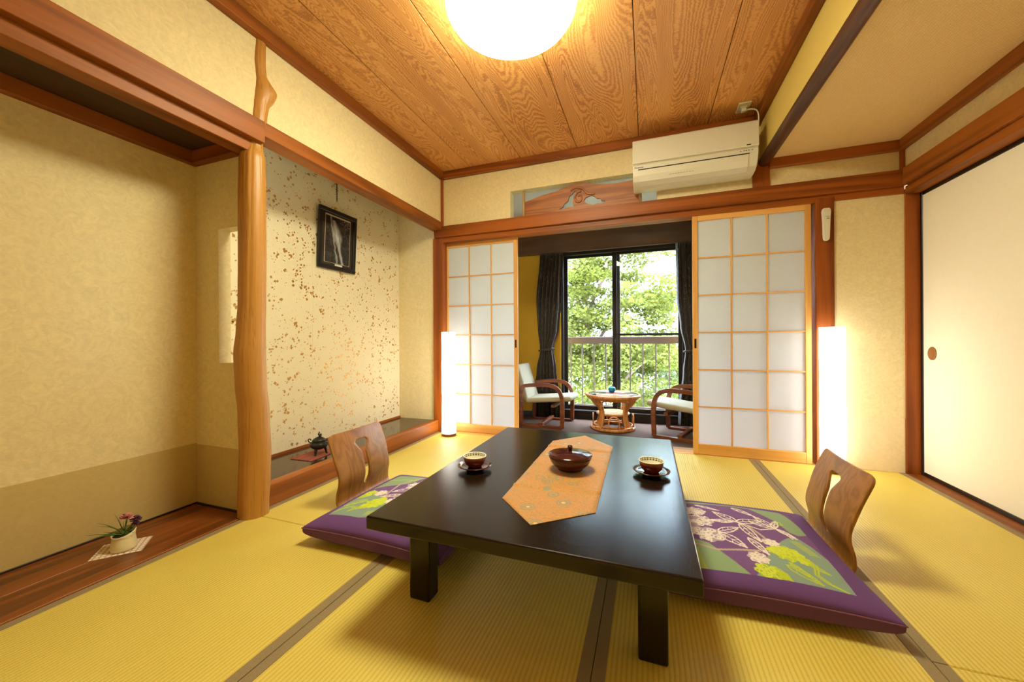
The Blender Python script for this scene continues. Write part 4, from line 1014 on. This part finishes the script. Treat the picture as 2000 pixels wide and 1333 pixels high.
# ------------------------------------------------------------------ outside: balcony rail, maple, hillside
struct(box('balcony_floor', (-2.6, YW + .14, -.22), (2.2, 5.10, -.10), 'concrete', None, 0), 'concrete balcony outside the sunroom')
rl_ = empty('balcony_railing', (0, 5.02, 0), 0, 'brown metal balcony railing with slim upright bars', 'railing')
box('top_rail', (-2.6, -.03, .802), (2.2, .03, .893), 'railmetal', rl_, .004); box('bottom_rail', (-2.6, -.015, -.03), (2.2, .015, 0), 'railmetal', rl_, .003)
for k in range(-10, 12):
    x = -.212 + .1525 * k; box('upright_bar', (x - .008, -.008, -.10 if k % 6 == 0 else 0), (x + .008, .008, .802), 'railmetal', rl_, .002)
def leaf_cloud(name, blobs, n, size, mat, parent, seed, flat=.5):
    r = random.Random(seed); v, f = [], []; tot = sum(b[6] for b in blobs)
    star = [(0, -1), (.35, -.55), (1, -.35), (.5, .1), (.6, .75), (0, .55), (-.6, .75), (-.5, .1), (-1, -.35), (-.35, -.55)]
    for b in blobs:
        for i in range(int(n * b[6] / tot)):
            while True:
                p = Vector((r.uniform(-1, 1), r.uniform(-1, 1), r.uniform(-1, 1)))
                if p.length < 1: break
            c = Vector((b[0] + p.x * b[3], b[1] + p.y * b[4], b[2] + p.z * b[5]))
            nrm = Vector((r.gauss(0, flat), r.gauss(0, flat) - .25, 1)).normalized(); s = nrm.cross(Vector((r.uniform(-1, 1), r.uniform(-1, 1), .1))).normalized(); u = s.cross(nrm)
            sz = size * r.uniform(.55, 1.2); k = len(v)
            for a, q in star: v.append(c + s * (a * sz * .6) + u * (q * sz * .6))
            f.append(tuple(range(k, k + 10)))
    o = pyd(name, [tuple(p) for p in v], f, mat, parent); o['kind'] = 'stuff'; return o
mp = empty('maple_tree', (-.75, 8.4, -4), 0, 'spreading maple with fresh yellow green leaves outside the window', 'tree')
def limb(pts, r0, r1):
    c = curve_pts([(x + .75, y - 8.4, z + 4) for x, y, z in pts], 6); n = len(c); tube('branch', c, [r0 + (r1 - r0) * i / (n - 1) for i in range(n)], 'bark', mp, 8)
c0 = curve_pts([(0, 0, 0), (-.05, 0, 1.5), (-.22, -.05, 3.2), (-.42, -.1, 4.6), (-.5, -.15, 5.1)], 6); tube('trunk', c0, [.085 - .04 * i / (len(c0) - 1) for i in range(len(c0))], 'bark', mp, 10)
limb([(-1.25, 8.25, 1.1), (-1.45, 8.2, 1.8), (-1.5, 8.1, 2.6), (-1.6, 8.0, 3.4)], .05, .014)
limb([(-1.22, 8.25, 1.0), (-1.1, 8.2, 1.7), (-.75, 8.1, 2.3), (-.15, 8.0, 2.9), (.2, 7.9, 3.1)], .045, .010)
limb([(-1.15, 8.25, .6), (-.75, 8.1, 1.2), (-.35, 8.0, 1.65), (.15, 7.9, 1.85)], .04, .010)
limb([(-1.23, 8.2, 1.0), (-1.2, 8.0, 1.9), (-1.0, 7.9, 2.6)], .035, .010)
limb([(-1.2, 8.2, .8), (-1.7, 8.0, 1.3), (-2.3, 7.8, 1.6)], .04, .012)
limb([(-1.0, 8.3, -.9), (-.6, 8.0, -.2), (-.25, 7.8, .25), (.2, 7.7, .6)], .05, .012)
rb = random.Random(21); blobs = []
for k in range(170):
    x = rb.uniform(-2.3, .42); z = rb.uniform(.2, 3.2)
    if x > -.15 and z > 1.75 and rb.random() < .85: continue
    if x > -.6 and z > 2.4 and rb.random() < .5: continue
    y = rb.uniform(7.0, 8.9); blobs.append((x + .75, y - 8.4, z + 4, rb.uniform(.22, .5), rb.uniform(.2, .4), rb.uniform(.09, .24), 1))
for k in range(120):
    x = rb.uniform(-2.4, 1.2); z = rb.uniform(-1.5, .8); y = rb.uniform(7.2, 9.6)
    blobs.append((x + .75, y - 8.4, z + 4, rb.uniform(.25, .5), rb.uniform(.2, .4), rb.uniform(.1, .26), 1))
leaf_cloud('leaves', blobs, 60000, .062, 'maple', mp, 4, .8)
for i, (bx, by, bz, bw_, hgt, lab) in enumerate(((-3.6, 14.0, -5.0, 2.4, 6.6, 'leafy hillside tree behind the maple toward the mustard wall'), (2.6, 13.4, -5.0, 2.4, 5.6, 'leafy hillside tree behind the railing toward the paper door with the lamp'), (-.4, 18.6, -5, 2.8, 6.0, 'leafy hillside tree filling the gap behind the maple'))):
    t = empty('hillside_tree', (bx, by, bz), 0, lab, 'tree', 'trees on the slope')
    tube('trunk', [(0, 0, -1), (.05, 0, hgt * .4), (0, .05, hgt * .7)], [.16, .12, .06], 'bark', t, 8)
    r2 = random.Random(40 + i); bl = []
    for k in range(46):
        a = r2.uniform(0, 6.28); q = math.sqrt(r2.random()); zz = r2.uniform(.25, 1)
        bl.append((bw_ * q * math.cos(a) * math.sin(math.pi * (.25 + zz * .7)), bw_ * .6 * q * math.sin(a), hgt * zz, .6, .5, .3, 1))
    leaf_cloud('leaves', bl, 5200, .15, 'bushleaf', t, 60 + i, .8)
# far slope
def hill():
    nx, ny = 70, 46; v, f = [], []
    for j in range(ny + 1):
        for i in range(nx + 1):
            x = -60 + 120 * i / nx; y = 20 + 55 * j / ny
            z = -9 + (y - 20) * .52 + .06 * (x + 6) + 2.2 * noise.noise(Vector((x * .11, y * .11, 0))) + 1.3 * noise.noise(Vector((x * .45, y * .45, 3)))
            v.append((x, y, z))
    for j in range(ny):
        for i in range(nx): a = j * (nx + 1) + i; f.append((a, a + 1, a + nx + 2, a + nx + 1))
    return struct(pyd('hill', v, f, plain('forested_slope', (96, 122, 84), .95, 0, .35, .9), None, True), 'misty forested slope far behind the maple')
hill()
g = struct(pyd('ground', [(-40, 5.1, -5.2), (40, 5.1, -5.2), (60, 21, -8), (-60, 21, -8)], [(0, 1, 2, 3)], plain('forest_floor', (96, 104, 66), .95, 0, .3, 3), None), 'green slope below the balcony')

# drifting mist over the valley
t = NT('valley_mist'); t.t.nodes.remove(t.b)
t.set(t.out.inputs['Volume'], t.n('VolumeScatter', i_Color=(.95, .97, 1, 1), i_Density=.045).outputs[0])
ms = box('valley_mist', (-75, 22.5, -14), (75, 90, 45), t.m, None, 0); tag(ms, 'pale mist lying over the far slope', 'mist', kind='stuff')
